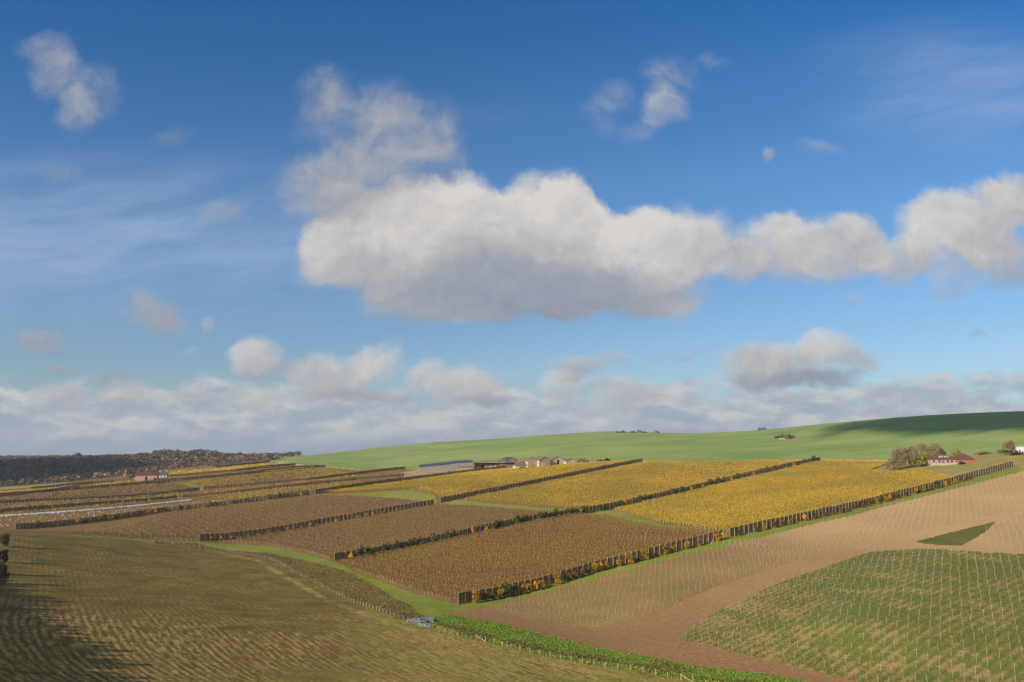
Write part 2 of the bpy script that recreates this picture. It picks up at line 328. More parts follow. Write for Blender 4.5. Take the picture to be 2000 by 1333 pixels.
def new_mat(name, rough=0.9, spec=0.15):
    m = bpy.data.materials.new(name); m.use_nodes = True
    b = m.node_tree.nodes['Principled BSDF']; b.inputs['Roughness'].default_value = rough; b.inputs['Specular IOR Level'].default_value = spec
    return m, N(m.node_tree), b
GK = 1.5
def ga(r, g, b, k=1.0): return alb(r, g * .985, b * .90, GK * k)
DV = (0.80, 0.60); NV = (-0.60, 0.80)
def bump(n, b, h, dist=0.3, strength=1.0):
    bn = n.node('ShaderNodeBump'); bn.inputs['Distance'].default_value = dist; bn.inputs['Strength'].default_value = strength
    n.nt.links.new(h, bn.inputs['Height']); n.nt.links.new(bn.outputs[0], b.inputs['Normal'])
def gmat(kind):
    m, n, b = new_mat(kind + '_ground', 0.95, 0.05)
    pos = n.node('ShaderNodeTexCoord').outputs['Object']
    s = n.v('DOT_PRODUCT', pos, (*DV, 0)); k = n.v('DOT_PRODUCT', pos, (*NV, 0))
    big = n.noise(pos, .012, 5, .6); mid = n.noise(pos, .11, 5, .65); fine = n.noise(pos, .9, 5, .7); vf = n.noise(pos, 3.5, 3, .7)
    h = n.m('MULTIPLY_ADD', vf, .4, fine)
    if kind == 'hill':
        st = n.noise(n.xyz(n.m('MULTIPLY', n.v('DOT_PRODUCT', pos, (.25, .97, 0)), .22), n.m('MULTIPLY', n.v('DOT_PRODUCT', pos, (.97, -.25, 0)), .012)), 1.0, 5, .6)
        c = n.mix(n.ss(n.m('MULTIPLY_ADD', st, .8, n.m('MULTIPLY', big, .6)), .50, .88), ga(110, 132, 72), ga(138, 152, 94))
        c = n.mix(n.m('MULTIPLY', n.ss(big, .48, .72), .6), c, ga(144, 150, 92))
        bare = n.m('MULTIPLY', n.ss(st, .62, .75), n.ss(n.noise(pos, .02, 3, .5), .52, .68))
        c = n.mix(n.m('MULTIPLY', bare, .45), c, ga(172, 158, 112)); d = .1
    elif kind == 'vine':
        c = n.mix(n.ss(mid, .3, .7), ga(112, 92, 50), ga(132, 100, 64)); d = .3
    elif kind == 'rough':
        c = n.mix(n.ss(mid, .3, .7), ga(128, 126, 66), ga(158, 138, 92)); d = .4
    elif kind == 'grass':
        c = n.mix(n.ss(n.m('MULTIPLY_ADD', fine, .5, n.m('MULTIPLY', mid, .6)), .35, .8), ga(104, 116, 44), ga(138, 138, 62))
        c = n.mix(n.m('MULTIPLY', n.ss(big, .5, .7), .5), c, ga(152, 138, 78)); d = .25
    elif kind == 'grassdark':
        c = n.mix(n.ss(mid, .3, .7), ga(90, 92, 44), ga(110, 104, 56)); d = .2
    elif kind == 'chalk':
        c = n.mix(n.ss(fine, .35, .7), ga(150, 122, 84), ga(198, 170, 134)); c = n.mix(n.ss(mid, .5, .68), c, ga(110, 108, 60)); d = .6
    elif kind == 'path':
        c = n.mix(mid, ga(205, 185, 150), ga(170, 155, 110)); d = .1
    elif kind in ('bare', 'track'):
        c = n.mix(n.ss(big, .35, .65), n.mix(n.ss(s, 230, 330), ga(128, 102, 70), ga(176, 142, 104)), n.mix(n.ss(s, 230, 330), ga(148, 120, 82), ga(194, 158, 118))) if kind == 'bare' else n.mix(n.ss(n.m('MULTIPLY_ADD', s, -.0035, n.m('MULTIPLY', big, .5)), -.9, -.35), ga(184, 152, 112), ga(138, 106, 76))
        c = n.mix(n.m('MULTIPLY', n.ss(fine, .45, .8), .45), c, ga(186, 154, 112)); c = n.mix(n.m('MULTIPLY', n.ss(vf, .5, .8), .4), c, ga(118, 88, 58)); d = .35
        if kind == 'bare':
            rows = n.m('SINE', n.m('MULTIPLY', k, 2 * math.pi / 2.5))
            low = n.ss(s, 300, 150)
            g = n.m('MULTIPLY', n.ss(n.m('ADD', n.m('MULTIPLY', rows, .035), n.m('MULTIPLY_ADD', fine, .5, n.m('MULTIPLY', mid, .6))), .50, .72), n.m('MULTIPLY_ADD', low, .75, .12))
            c = n.mix(g, c, ga(104, 112, 52)); c = n.mix(n.m('MULTIPLY', n.ss(rows, .2, 1), .07), c, ga(132, 108, 76))
        else:
            ruts = n.m('MULTIPLY', n.ss(n.noise(pos, .35, 4, .7), .56, .72), .5)
            c = n.mix(ruts, c, ga(132, 116, 64))
    elif kind == 'young':
        rows = n.m('SINE', n.m('MULTIPLY', n.m('ADD', k, n.m('MULTIPLY', mid, .5)), 2 * math.pi / 2.5))
        g = n.m('ADD', n.m('MULTIPLY', rows, .065), n.m('MULTIPLY_ADD', fine, .65, n.m('MULTIPLY', mid, .85)))
        g = n.m('ADD', g, n.m('MULTIPLY', big, .55)); g = n.m('ADD', g, n.m('MULTIPLY', n.m('ADD', n.noise(pos, .35, 4, .6), n.m('SUBTRACT', vf, .5)), .25))
        straw = n.mix(vf, ga(148, 122, 82), ga(178, 150, 106))
        grass = n.mix(vf, ga(72, 88, 36), ga(116, 124, 62))
        c = n.mix(n.ss(g, 1.0, 1.22, .13, .92), straw, grass); c = n.mix(n.m('MULTIPLY', n.ss(g, 1.04, .90), .5), c, ga(160, 118, 86)); d = .5
    elif kind == 'verge':
        c = n.mix(n.ss(fine, .35, .7), ga(104, 90, 46), ga(150, 128, 76)); c = n.mix(n.ss(mid, .5, .7), c, ga(116, 118, 54)); d = .8
    elif kind == 'bank':
        c = n.mix(n.ss(fine, .35, .7), ga(104, 124, 46), ga(132, 150, 60)); d = .6
    elif kind == 'stubble':
        at = n.node('ShaderNodeAttribute', attribute_name='plough'); f = n.sep(at.outputs['Vector'])
        fv = n.xyz(n.m('ADD', n.m('MULTIPLY', f[0], 1.0), n.m('MULTIPLY', n.m('SUBTRACT', n.noise(pos, .03, 3), .5), 2.0)), n.m('MULTIPLY', f[1], .05))
        l1 = n.noise(n.v('MULTIPLY', fv, (1.1, 2.6, 1)), 1.0, 5, .7)
        px_, py_, _z = n.sep(pos)
        tram = n.m('SINE', n.m('MULTIPLY', n.m('ADD', f[0], n.m('MULTIPLY', l1, .55)), 2 * math.pi / 1.75))
        patch = n.noise(n.v('MULTIPLY', fv, (.055, 1.1, 1)), 1.0, 5, .62)
        patch2 = n.noise(n.v('ADD', n.v('MULTIPLY', fv, (.09, 1.6, 1)), (40, 7, 0)), 1.0, 4, .6)
        green = n.mix(n.ss(n.m('ADD', mid, n.m('MULTIPLY', n.m('SUBTRACT', vf, .5), .4)), .3, .7), ga(94, 84, 40), ga(124, 106, 54))
        east = n.ss(n.m('ADD', px_, n.m('MULTIPLY', big, 60.0)), -35.0, 20.0)
        lush = n.m('MULTIPLY', n.ss(n.noise(n.v('ADD', pos, (60, 12, 0)), .022, 4, .55), .42, .60), east)
        green = n.mix(n.m('MULTIPLY', east, .7), green, ga(158, 140, 76))
        green = n.mix(n.m('MULTIPLY', lush, .8), green, ga(124, 132, 56))
        tan = n.mix(vf, ga(160, 128, 78), ga(202, 166, 108))
        near_ = n.ss(n.m('ADD', py_, n.m('MULTIPLY', n.m('SUBTRACT', big, .5), 90.0)), 250.0, 205.0)
        near_ = n.m('MULTIPLY', near_, n.m('SUBTRACT', 1.0, east))
        zone = n.m('MAXIMUM', n.m('MULTIPLY', near_, n.ss(patch, .34, .50)), n.m('MULTIPLY', n.ss(n.m('MULTIPLY_ADD', east, .05, patch), .44, .55), n.m('MULTIPLY_ADD', east, .65, .35)))
        q = n.m('ADD', n.m('MULTIPLY', l1, .8), n.m('ADD', n.m('MULTIPLY', fine, .4), n.m('MULTIPLY', tram, n.m('MULTIPLY_ADD', east, -.035, .046))))
        c = n.mix(n.m('MULTIPLY', zone, n.ss(q, .52, .74)), green, tan)
        c = n.mix(n.m('MULTIPLY', n.m('MULTIPLY', zone, n.ss(q, .60, .46)), .75), c, ga(112, 80, 50))
        c = n.mix(n.m('MULTIPLY', n.m('MULTIPLY', n.ss(patch2, .56, .66), n.ss(q, .72, .54)), .75), c, ga(120, 84, 58))
        hd = n.m('MULTIPLY', n.ss(n.m('ABSOLUTE', n.m('SUBTRACT', f[2], 6.0)), 2.2, .6), n.ss(n.m('ADD', fine, n.m('MULTIPLY', n.m('SUBTRACT', mid, .5), .8)), .38, .62))   # worn headland beside the fence
        c = n.mix(n.m('MULTIPLY', hd, .6), c, ga(184, 156, 100)); d = .35
        h = n.m('MULTIPLY_ADD', l1, 1.0, h)
    else:
        c = n.mix(n.ss(mid, .3, .7), ga(96, 86, 60), ga(128, 112, 82)); d = .5
    # tufts and clods
    dk = n.m('MULTIPLY', n.ss(n.m('MULTIPLY_ADD', vf, .5, n.m('MULTIPLY', fine, .5)), .36, .62), 1.0)
    c = n.mix(n.m('MULTIPLY_ADD', dk, -.22, .22), c, n.v('SCALE', c, .55))
    n.nt.links.new(c, b.inputs['Base Color']); bump(n, b, h, d, .7)
    return m
MATS = {}
def G(kind):
    if kind not in MATS: MATS[kind] = gmat(kind)
    return MATS[kind]
def mesh_np(name, verts, faces, mat=None, parent=None, smooth=False):
    """verts (n,3), faces (m,3|4) int -> linked object"""
    me = bpy.data.meshes.new(name); k = faces.shape[1]
    me.vertices.add(len(verts)); me.vertices.foreach_set('co', np.ascontiguousarray(verts, np.float32).ravel())
    me.loops.add(faces.size); me.loops.foreach_set('vertex_index', np.ascontiguousarray(faces, np.int32).ravel())
    me.polygons.add(len(faces)); me.polygons.foreach_set('loop_start', np.arange(0, faces.size, k, dtype=np.int32))
    me.polygons.foreach_set('use_smooth', np.full(len(faces), smooth))
    me.update(calc_edges=True)
    if mat: me.materials.append(mat)
    o = bpy.data.objects.new(name, me); C.objects.link(o)
    if parent: o.parent = parent
    return o
def tag(o, label=None, cat=None, group=None, kind=None):
    if label: o['label'] = label
    if cat: o['category'] = cat
    if group: o['group'] = group
    if kind: o['kind'] = kind
    return o
idx = np.arange(nT * nR).reshape(nT, nR)
quads = np.stack([idx[:-1,:-1], idx[1:,:-1], idx[1:,1:], idx[:-1,1:]], -1)[:, :, ::-1]
allv = np.stack([GX, GY, GZ], -1).reshape(-1, 3)
def ground_part(name, mask, kind):
    q = quads[mask]; used, inv = np.unique(q, return_inverse=True)
    o = mesh_np(name, allv[used], inv.reshape(q.shape), G(kind), smooth=True); tag(o, kind='structure')
    return o, used
ground_part('ground', (cls == 0) & ~wood_mask, 'rough')
ground_part('woodland_ground', wood_mask, 'leaflitter')
for i, (nm, poly, mk) in enumerate(REG):
    if not (cls == i + 1).any(): continue
    o, used = ground_part(nm, cls == i + 1, mk)
    if mk == 'stubble':
        X, Y = allv[used, 0], allv[used, 1]; fd = polydist(fence_xy, X, Y)
        f0 = -.85 * X - .50 * Y + .0026 * np.clip(180 - Y, 0, 120) ** 2 * np.clip((20 - X) / 60, 0, 1)
        a = o.data.attributes.new('plough', 'FLOAT_VECTOR', 'POINT')
        a.data.foreach_set('vector', np.stack([f0, X * .5 - Y * .85, fd], -1).astype(np.float32).ravel())
# close the little hole under the viewpoint

# ------------------------------------------------------------------ builders
def proj(x, y, z):
    """pixel position of a point (for choosing what shows largest)"""
    zc = z - CAMZ; d = y * cp + zc * sp; up = -y * sp + zc * cp
    return 1000 + FPX * x / d, 666.5 - FPX * up / d
class MB:
    def __init__(s): s.v = []; s.f = []; s.n = 0
    def add(s, v, f):
        s.v.append(np.asarray(v, float)); s.f += [tuple(i + s.n for i in q) for q in f]; s.n += len(v); return s
    def box(s, x0, y0, z0, x1, y1, z1):
        v = [(x0,y0,z0),(x1,y0,z0),(x1,y1,z0),(x0,y1,z0),(x0,y0,z1),(x1,y0,z1),(x1,y1,z1),(x0,y1,z1)]
        return s.add(v, [(0,3,2,1),(4,5,6,7),(0,1,5,4),(1,2,6,5),(2,3,7,6),(3,0,4,7)])
    def prism(s, prof, y0, y1):
        """profile in x,z extruded along y"""
        k = len(prof); v = [(a, y0, b) for a, b in prof] + [(a, y1, b) for a, b in prof]
        return s.add(v, [tuple(range(k)), tuple(range(2*k-1, k-1, -1))] + [(i, i+k, (i+1) % k + k, (i+1) % k) for i in range(k)])
    def bar(s, a, b, r0, r1=None, k=5):
        a = Vector(a); b = Vector(b); r1 = r0 if r1 is None else r1
        d = (b - a).normalized(); t = d.orthogonal().normalized(); u = d.cross(t)
        v = [a + (t*math.cos(q) + u*math.sin(q))*r0 for q in [2*math.pi*i/k for i in range(k)]] + [b + (t*math.cos(q) + u*math.sin(q))*r1 for q in [2*math.pi*i/k for i in range(k)]]
        return s.add([tuple(p) for p in v], [tuple(range(k))[::-1], tuple(range(k, 2*k))] + [(i, (i+1) % k, (i+1) % k + k, i+k) for i in range(k)])
    def build(s, name, mat=None, parent=None, smooth=False):
        me = bpy.data.meshes.new(name); me.from_pydata([tuple(p) for a in s.v for p in a], [], s.f); me.update()
        if smooth: me.polygons.foreach_set('use_smooth', [True] * len(me.polygons))
        if mat: me.materials.append(mat)
        o = bpy.data.objects.new(name, me); C.objects.link(o)
        if parent: o.parent = parent
        return o
def empty(name, loc=(0,0,0), rz=0):
    o = bpy.data.objects.new(name, None); C.objects.link(o); o.location = loc; o.rotation_euler = (0, 0, rz); o.empty_display_size = .5; return o
def dup(o, parent=None):
    kids = list(o.children); c = o.copy(); C.objects.link(c); c.parent = parent
    for ch in kids: dup(ch, c)
    return c
def cards(cen, size, rng, flat=0.0):
    """small randomly turned leaf clumps at the given centres"""
    m = len(cen); size = np.broadcast_to(size, (m,))
    a = rng.normal(size=(m, 3)); a /= np.linalg.norm(a, axis=1)[:, None]
    b = rng.normal(size=(m, 3)); b[:, 2] *= (1 - flat); b -= (a * b).sum(1)[:, None] * a; b /= np.linalg.norm(b, axis=1)[:, None]
    a *= (size * rng.uniform(.35, .62, m))[:, None]; b *= (size * rng.uniform(.35, .62, m))[:, None]
    k = rng.uniform(.4, 1, (m, 1))
    v = np.stack([cen - a - b*k, cen + a*k - b, cen + a + b*k, cen - a*k + b], 1).reshape(-1, 3)
    return v, np.arange(4 * m).reshape(m, 4)
def simple(name, col, rough=.8, spec=.2, noise=0.25, scale=3.0, metal=0.0):
    m, n, b = new_mat(name, rough, spec); b.inputs['Metallic'].default_value = metal
    pos = n.node('ShaderNodeTexCoord').outputs['Object']
    f = n.noise(pos, scale, 5, .65)
    c = n.mix(n.ss(f, .3, .7), tuple(x * (1 - noise) for x in col[:3]) + (1,), tuple(min(1, x * (1 + noise)) for x in col[:3]) + (1,))
    n.nt.links.new(c, b.inputs['Base Color']); return m
def leafmat(name, cols, big=None, bigscale=.05, k=1.0, trans=.25, contrast=(.38, .62), up=0):
    """foliage: colour differs from leaf clump to leaf clump and drifts over the plot"""
    m, n, b = new_mat(name, .75, .15)
    ri = n.node('ShaderNodeNewGeometry').outputs['Random Per Island']
    pts = [((i + .5) / len(cols), tuple(x * k for x in c[:3])) for i, c in enumerate(cols)]
    c = n.ramp(ri, pts)
    if big:
        pos = n.node('ShaderNodeTexCoord').outputs['Object']
        f = n.ss(n.noise(pos, bigscale, 5, .62), *contrast)
        c = n.mix(f, c, n.ramp(ri, [((i + .5) / len(big), tuple(x * k for x in q[:3])) for i, q in enumerate(big)]))
    n.nt.links.new(c, b.inputs['Base Color'])
    t = n.node('ShaderNodeBsdfTranslucent'); n.nt.links.new(c, t.inputs[0])
    if up:                                      # leaf clumps shade as rounded tufts, not as flat cards
        nn = n.v('NORMALIZE', n.v('ADD', n.v('SCALE', n.node('ShaderNodeNewGeometry').outputs['Normal'], .55), (-.12, -.12, .80)))
        n.nt.links.new(nn, b.inputs['Normal'])
    mx = n.node('ShaderNodeMixShader'); mx.inputs[0].default_value = trans
    n.nt.links.new(b.outputs[0], mx.inputs[1]); n.nt.links.new(t.outputs[0], mx.inputs[2])
    n.nt.links.new(mx.outputs[0], n.nt.nodes['Material Output'].inputs[0]); return m
def on(px, py):
    q = land(px, py)[0]; return float(q[0]), float(q[1]), hz(q[0], q[1])
ORD = 'first second third fourth fifth sixth seventh eighth ninth tenth eleventh twelfth thirteenth fourteenth fifteenth sixteenth seventeenth eighteenth nineteenth'.split()
def ordinal(i):
    if i < 19: return ORD[i]
    t, u = divmod(i + 1, 10); T = {2:'twent',3:'thirt',4:'fort',5:'fift',6:'sixt',7:'sevent',8:'eight'}[t]
    return T + 'ieth' if u == 0 else T + 'y-' + ORD[u - 1]

M_post = simple('weathered_post_wood', alb(172,156,130,1.15), noise=.2, scale=4)
M_galv = simple('galvanised_steel', alb(166,164,148,1.0), rough=.7, spec=.4, noise=.12)
M_wire = simple('wire', alb(120,120,115), rough=.5)
# windbreak netting: dark woven mesh, thinner and thicker from panel to panel
M_net, n, b = new_mat('windbreak_netting', .9, .1)
pos = n.node('ShaderNodeTexCoord').outputs['Object']
c = n.ramp(n.noise(n.v('MULTIPLY', pos, (1, 1, .45)), .55, 5, .65), [(.3, (.085, .055, .034)), (.5, (.17, .112, .064)), (.72, (.28, .19, .10))])
n.nt.links.new(c, b.inputs['Base Color'])
tr = n.node('ShaderNodeBsdfTransparent'); mx = n.node('ShaderNodeMixShader')
n.nt.links.new(n.ss(n.noise(pos, .8, 4, .6), .35, .75, .04, .30), mx.inputs[0]); n.nt.links.new(b.outputs[0], mx.inputs[1]); n.nt.links.new(tr.outputs[0], mx.inputs[2])
n.nt.links.new(mx.outputs[0], n.nt.nodes['Material Output'].inputs[0])

# ------------------------------------------------------------------ windbreak fences between the vineyard blocks
wb_post = MB().box(-.075,-.075,-.4,.075,.075,3.95).box(-.055,-.055,3.95,.055,.055,4.0).build('post', M_post); wb_post_mesh = wb_post.data
bpy.data.objects.remove(wb_post)
def line_pts(pxs, step):
    a = land([p[0] for p in pxs], [p[1] for p in pxs])
    seg = np.hypot(*np.diff(a, axis=0).T); cum = np.concatenate([[0], np.cumsum(seg)])
    m = max(1, int(round(cum[-1] / step))); t = np.linspace(0, cum[-1], m + 1)
    x = np.interp(t, cum, a[:, 0]); y = np.interp(t, cum, a[:, 1]); return x, y, H(x, y)
WB = {}
def windbreak(key, pxs, label, step=2.75, hs=1.0, frame=False, sub=1):
    x, y, z = line_pts(pxs, step); m = len(x)
    t = empty('windbreak_fence', (x[0], y[0], z[0])); tag(t, label, 'windbreak', 'windbreak fences between the vineyard blocks')
    hgt = 3.45 * hs
    rows = 4; ss = np.linspace(0, 1, rows)
    V = []; ph = RNG.uniform(0, 6, m)
    for i in range(m):
        top = hgt + .10 * math.sin(i * .9) + RNG.uniform(-.08, .08)
        dx, dy = (x[min(i+1, m-1)] - x[max(i-1, 0)]), (y[min(i+1, m-1)] - y[max(i-1, 0)]); L = math.hypot(dx, dy); nx, ny = -dy/L*.13, dx/L*.13
        for j, q in enumerate(ss):
            bulge = RNG.uniform(-.12, .12) if 0 < j < rows-1 else 0
            V.append((x[i] + nx*(1+bulge) - x[0], y[i] + ny*(1+bulge) - y[0], z[i] - z[0] + .08 + q * top))
    F_ = [(i*rows+j, (i+1)*rows+j, (i+1)*rows+j+1, i*rows+j+1) for i in range(m-1) for j in range(rows-1)]
    mesh_np('netting', np.array(V), np.array(F_), M_net, t)
    px, py = proj(x, y, z); dist = np.hypot(x, y)
    vis = (px > -20) & (px < 2020)
    order = [i for i in np.argsort(dist) if vis[i]]
    near = set(order[:100]); rest = [i for i in range(m) if i not in near and vis[i]]
    for i in sorted(near):
        o = bpy.data.objects.new('post', wb_post_mesh); C.objects.link(o); o.parent = t
        o.location = (x[i]-x[0], y[i]-y[0], z[i]-z[0]); o.scale = (1, 1, hs * RNG.uniform(.97, 1.04)); o.rotation_euler = (RNG.uniform(-.02, .02), RNG.uniform(-.02, .02), RNG.uniform(0, 1.5))
    if rest:
        mb = MB()
        for i in rest: mb.box(x[i]-x[0]-.1, y[i]-y[0]-.1, z[i]-z[0]-.3, x[i]-x[0]+.1, y[i]-y[0]+.1, z[i]-z[0]+4*hs)
        tag(mb.build('far_posts', M_post, t), kind='stuff')
    if frame:                                   # braced end bay
        mb = MB(); p = [Vector((x[i]-x[0], y[i]-y[0], z[i]-z[0])) for i in (0, 1)]; up = Vector((0, 0, 1))
        MB().bar(p[0] + up*3.85*hs, p[1] + up*3.85*hs, .07).build('brace', M_post, t); MB().bar(p[0] + up*.12, p[1] + up*.12, .06).build('brace', M_post, t)
        for i in (18, 38):
            if frame == 2 and i + 1 < m:
                a_ = Vector((x[i]-x[0], y[i]-y[0], z[i]-z[0] + 3.75*hs)); b_ = Vector((x[i+1]-x[0], y[i+1]-y[0], z[i+1]-z[0] + 3.75*hs))
                MB().bar(a_, b_, .07).build('brace', M_post, t)
    mb = MB(); w_ = [Vector((x[i]-x[0], y[i]-y[0], z[i]-z[0]+3.6*hs)) for i in range(m)]
    for i in range(0, m-1): mb.bar(w_[i], w_[i+1], .02, k=3)
    mb.build('top_wire', M_wire, t)
    WB[key] = (x, y, z, t); return t
windbreak('a', [(895,1182),(1150,1120),(1300,1082),(1414,1053)], 'nearest windbreak netting with tall pale posts, lower half below the cross track', frame=2)
windbreak('b', [(1426,1050),(1540,1024),(1594,1012),(1665,996),(1755,972),(1889,937),(1980,912)], 'nearest windbreak netting with tall pale posts, upper half running up to the brick bungalow', frame=1)
windbreak('c', [(653,1097),(1000,1027),(1190,995),(1400,947),(1603,902)], 'second windbreak netting from the front, full of green bushes', frame=1)
windbreak('d', [(390,1057),(620,1026),(848,986)], 'third windbreak from the front, dark netting on the lower slope between brown blocks', frame=1)
windbreak('e', [(860,983),(1050,945),(1255,904)], 'third windbreak from the front, upper stretch between two golden blocks', frame=1)
windbreak('f', [(30,1035),(320,1001),(604,967)], 'fourth windbreak on the left with many orange and green bushes beside the brown block', frame=1)
windbreak('g', [(616,966),(800,939),(990,917)], 'fourth windbreak, upper stretch ending below the grey winery shed')
windbreak('h', [(-40,1006),(345,975)], 'windbreak just above the white strip of tree guards, left stretch', hs=.82)
windbreak('i', [(356,974),(560,953),(790,931)], 'windbreak just above the white strip, right stretch ending at the earth bank', hs=.82)
windbreak('j', [(-40,988),(390,958)], 'windbreak between the two brown blocks below the pink barn', hs=.82)
windbreak('k', [(398,957),(600,940),(792,917)], 'long windbreak ending with green netting left of the grey winery shed', hs=.82)
windbreak('l', [(-30,971),(150,957),(305,944)], 'windbreak directly below the pink barn, left stretch', hs=.82)
windbreak('m', [(316,943),(480,927),(636,914)], 'windbreak right of the white cottage ending at the green hill', hs=.82)
windbreak('n', [(330,933),(460,922),(577,910)], 'short windbreak behind the white cottage', hs=.82)
windbreak('o', [(60,958),(180,946),(262,940)], 'windbreak to the left of the pink barn', hs=.9)
windbreak('p', [(310,924),(420,916),(528,905)], 'uppermost windbreak in front of the woodland', hs=.9)
windbreak('q', [(-40,978),(60,967),(160,951),(225,944)], 'short windbreak at the foot of the dark wood on the far left', hs=.8)

# ------------------------------------------------------------------ shrubs in the windbreaks
SH = {'yellow': ('bright yellow', [(.80,.42,.02),(.86,.50,.03),(.70,.34,.02)], 1.0),
      'orange': ('orange', [(.58,.28,.025),(.66,.36,.03),(.42,.20,.02)], .95),
      'amber': ('amber and olive', [(.34,.22,.03),(.44,.28,.03),(.24,.17,.03),(.52,.31,.03)], 1.15),
      'green': ('dark green', [(.10,.125,.025),(.13,.15,.032),(.18,.18,.045),(.07,.09,.022)], 1.2),
      'russet': ('russet', [(.24,.125,.04),(.30,.17,.045),(.17,.09,.03)], 1.0),
      'brown': ('brownish', [(.17,.11,.04),(.23,.15,.05),(.13,.09,.035)], .95)}
M_bark = simple('bark', (.16,.12,.085,1), noise=.35, scale=5)
shrub_src = {}
def shrub_mesh(kind, var):
    rng = np.random.default_rng(hash((len(kind), ord(kind[0]), var)) % 9999); m = 260
    if kind in ('yellow', 'orange'): hh, ww = 3.0, .85
    elif kind == 'green': hh, ww = 3.3, 1.5
    else: hh, ww = 2.7, 1.1
    nb = 7; cb = np.stack([rng.normal(0, ww*.38, nb), rng.normal(0, ww*.38, nb), rng.uniform(.25, .85, nb)*hh], -1)
    cb[:, :2] *= (1.25 - cb[:, 2:] / hh)
    k = rng.integers(0, nb, m); u = rng.normal(size=(m, 3)); u /= np.linalg.norm(u, axis=1)[:, None]
    cen = cb[k] + u * (rng.uniform(.3, 1, (m, 1)) ** .5) * np.array([ww*.5, ww*.5, hh*.20]); cen[:, 2] = np.clip(cen[:, 2], .15, None)
    v, f = cards(cen, rng.uniform(.22, .5, m), rng); return v, f
for kd in SH:
    for var in range(3):
        nm, cols, _ = SH[kd]
        if kd not in MATS: MATS[kd] = leafmat(kd + '_leaves', [tuple(min(.9, q * 1.3) for q in c) + (1,) for c in cols], trans=.42)
        t = empty('windbreak_shrub'); v, f = shrub_mesh(kd, var)
        mb = MB(); mb.bar((0,0,-.2), (.1,.05,1.3), .09, .04)
        for q in range(3): a = q * 2.1 + var; mb.bar((.02,.01,.4), (.5*math.cos(a), .5*math.sin(a), 1.7), .045, .02, 4)
        mb.build('stem', M_bark, t); mesh_np('foliage', v, f, MATS[kd], t)
        shrub_src[kd, var] = [t, False]
def shrub_at(kd, x, y, z, sc, label, group='shrubs growing along the windbreaks', name='windbreak_shrub'):
    var = int(RNG.integers(0, 3)); src = shrub_src[kd, var]
    o = src[0] if not src[1] else dup(src[0]); src[1] = True
    o.name = name; o.location = (x, y, z); o.rotation_euler = (0, 0, RNG.uniform(0, 6)); o.scale = (sc * RNG.uniform(.9, 1.15), sc * RNG.uniform(.9, 1.15), sc * RNG.uniform(.9, 1.1))
    return tag(o, label, 'shrub', group)
def shrubs(key, where, lst, side=-1.5, base=1.0):
    x, y, z, _ = WB[key]; px, _p = proj(x, y, z)
    lst = sorted(lst, key=lambda q: q[0])
    for i, (p_, kd) in enumerate(lst):
        q = np.interp(p_, px, np.arange(len(px))); ii = np.arange(len(px)); X = np.interp(q, ii, x); Y = np.interp(q, ii, y)
        dx, dy = x[-1]-x[0], y[-1]-y[0]; L = math.hypot(dx, dy); X += dy/L * -side; Y += -dx/L * -side
        shrub_at(kd, X, Y, hz(X, Y), base * SH[kd][2] * RNG.uniform(.86, 1.2), f'{SH[kd][0]} shrub, {ordinal(i)} from the left in the {where}')
def span(a, b, st, kd): return [(p, kd) for p in np.arange(a, b, st)]
O, A_, Yl, Gn, Ru, Br = 'orange', 'amber', 'yellow', 'green', 'russet', 'brown'
shrubs('a', 'nearest windbreak', [(925,A_),(944,Br),(958,Br),(973,A_),(980,Gn),(1000,Br),(1014,O),(1030,A_),(1041,Yl),(1053,A_),(1083,A_),(1107,Ru),(1118,Ru),(1133,Br),(1145,Br),(1157,A_),(1169,Yl),(1178,A_),
   (1205,A_),(1225,A_),(1247,Br),(1254,A_),(1272,Br),(1295,A_),(1312,A_),(1336,A_),(1362,Br),(1396,O),(1405,Yl)], base=1.12)
shrubs('b', 'upper half of the nearest windbreak', [(1440,Br),(1470,Br),(1487,A_),(1507,Br),(1523,Br),(1540,Br),(1565,Yl),(1588,Ru),(1605,Br),(1622,Br),(1637,Ru),(1650,Br),(1680,Br),(1692,Br),(1707,A_),(1725,A_),(1733,O),(1748,Ru),(1765,Ru),(1783,O),(1791,Ru),
   (1800,A_),(1811,Ru),(1825,Gn),(1843,O),(1850,Ru),(1860,A_),(1873,Ru),(1880,Ru),(1889,Ru)], base=1.05)
shrubs('c', 'second windbreak from the front', [(683,Yl),(696,Gn),(706,Gn),(715,Gn),(728,Br),(748,Gn),(756,Gn),(772,Gn),(782,Gn),(797,Gn),(808,Gn),(817,Gn),(843,Gn),(850,Br),(870,Gn),(880,Gn),(891,Yl),(920,Yl),(948,Yl),(958,Gn),(967,Gn),(977,Gn),(1008,Gn),(1018,Gn),(1026,Gn),
   (1053,Gn),(1063,Gn),(1073,Gn),(1083,Gn),(1089,Yl),(1098,O),(1107,Gn),(1116,Gn),(1130,A_),(1139,Gn),(1170,Gn),(1180,Gn),(1197,Gn),(1210,Gn),(1219,Yl),(1228,A_),(1246,Gn),(1257,Gn),(1267,Gn),(1283,Br),(1310,Gn),(1319,Gn),(1329,Gn),(1348,O),(1357,Gn),(1370,O),(1385,Gn),(1400,Gn),(1412,Gn),
   (1417,Yl),(1427,O),(1438,Gn),(1457,Br),(1469,O),(1487,Gn),(1497,Gn),(1505,O),(1514,Gn),(1528,Gn),(1537,Gn),(1549,O),(1560,Gn),(1569,Gn),(1578,Gn),(1587,Gn),(1595,Gn)], side=-1.2, base=1.1)
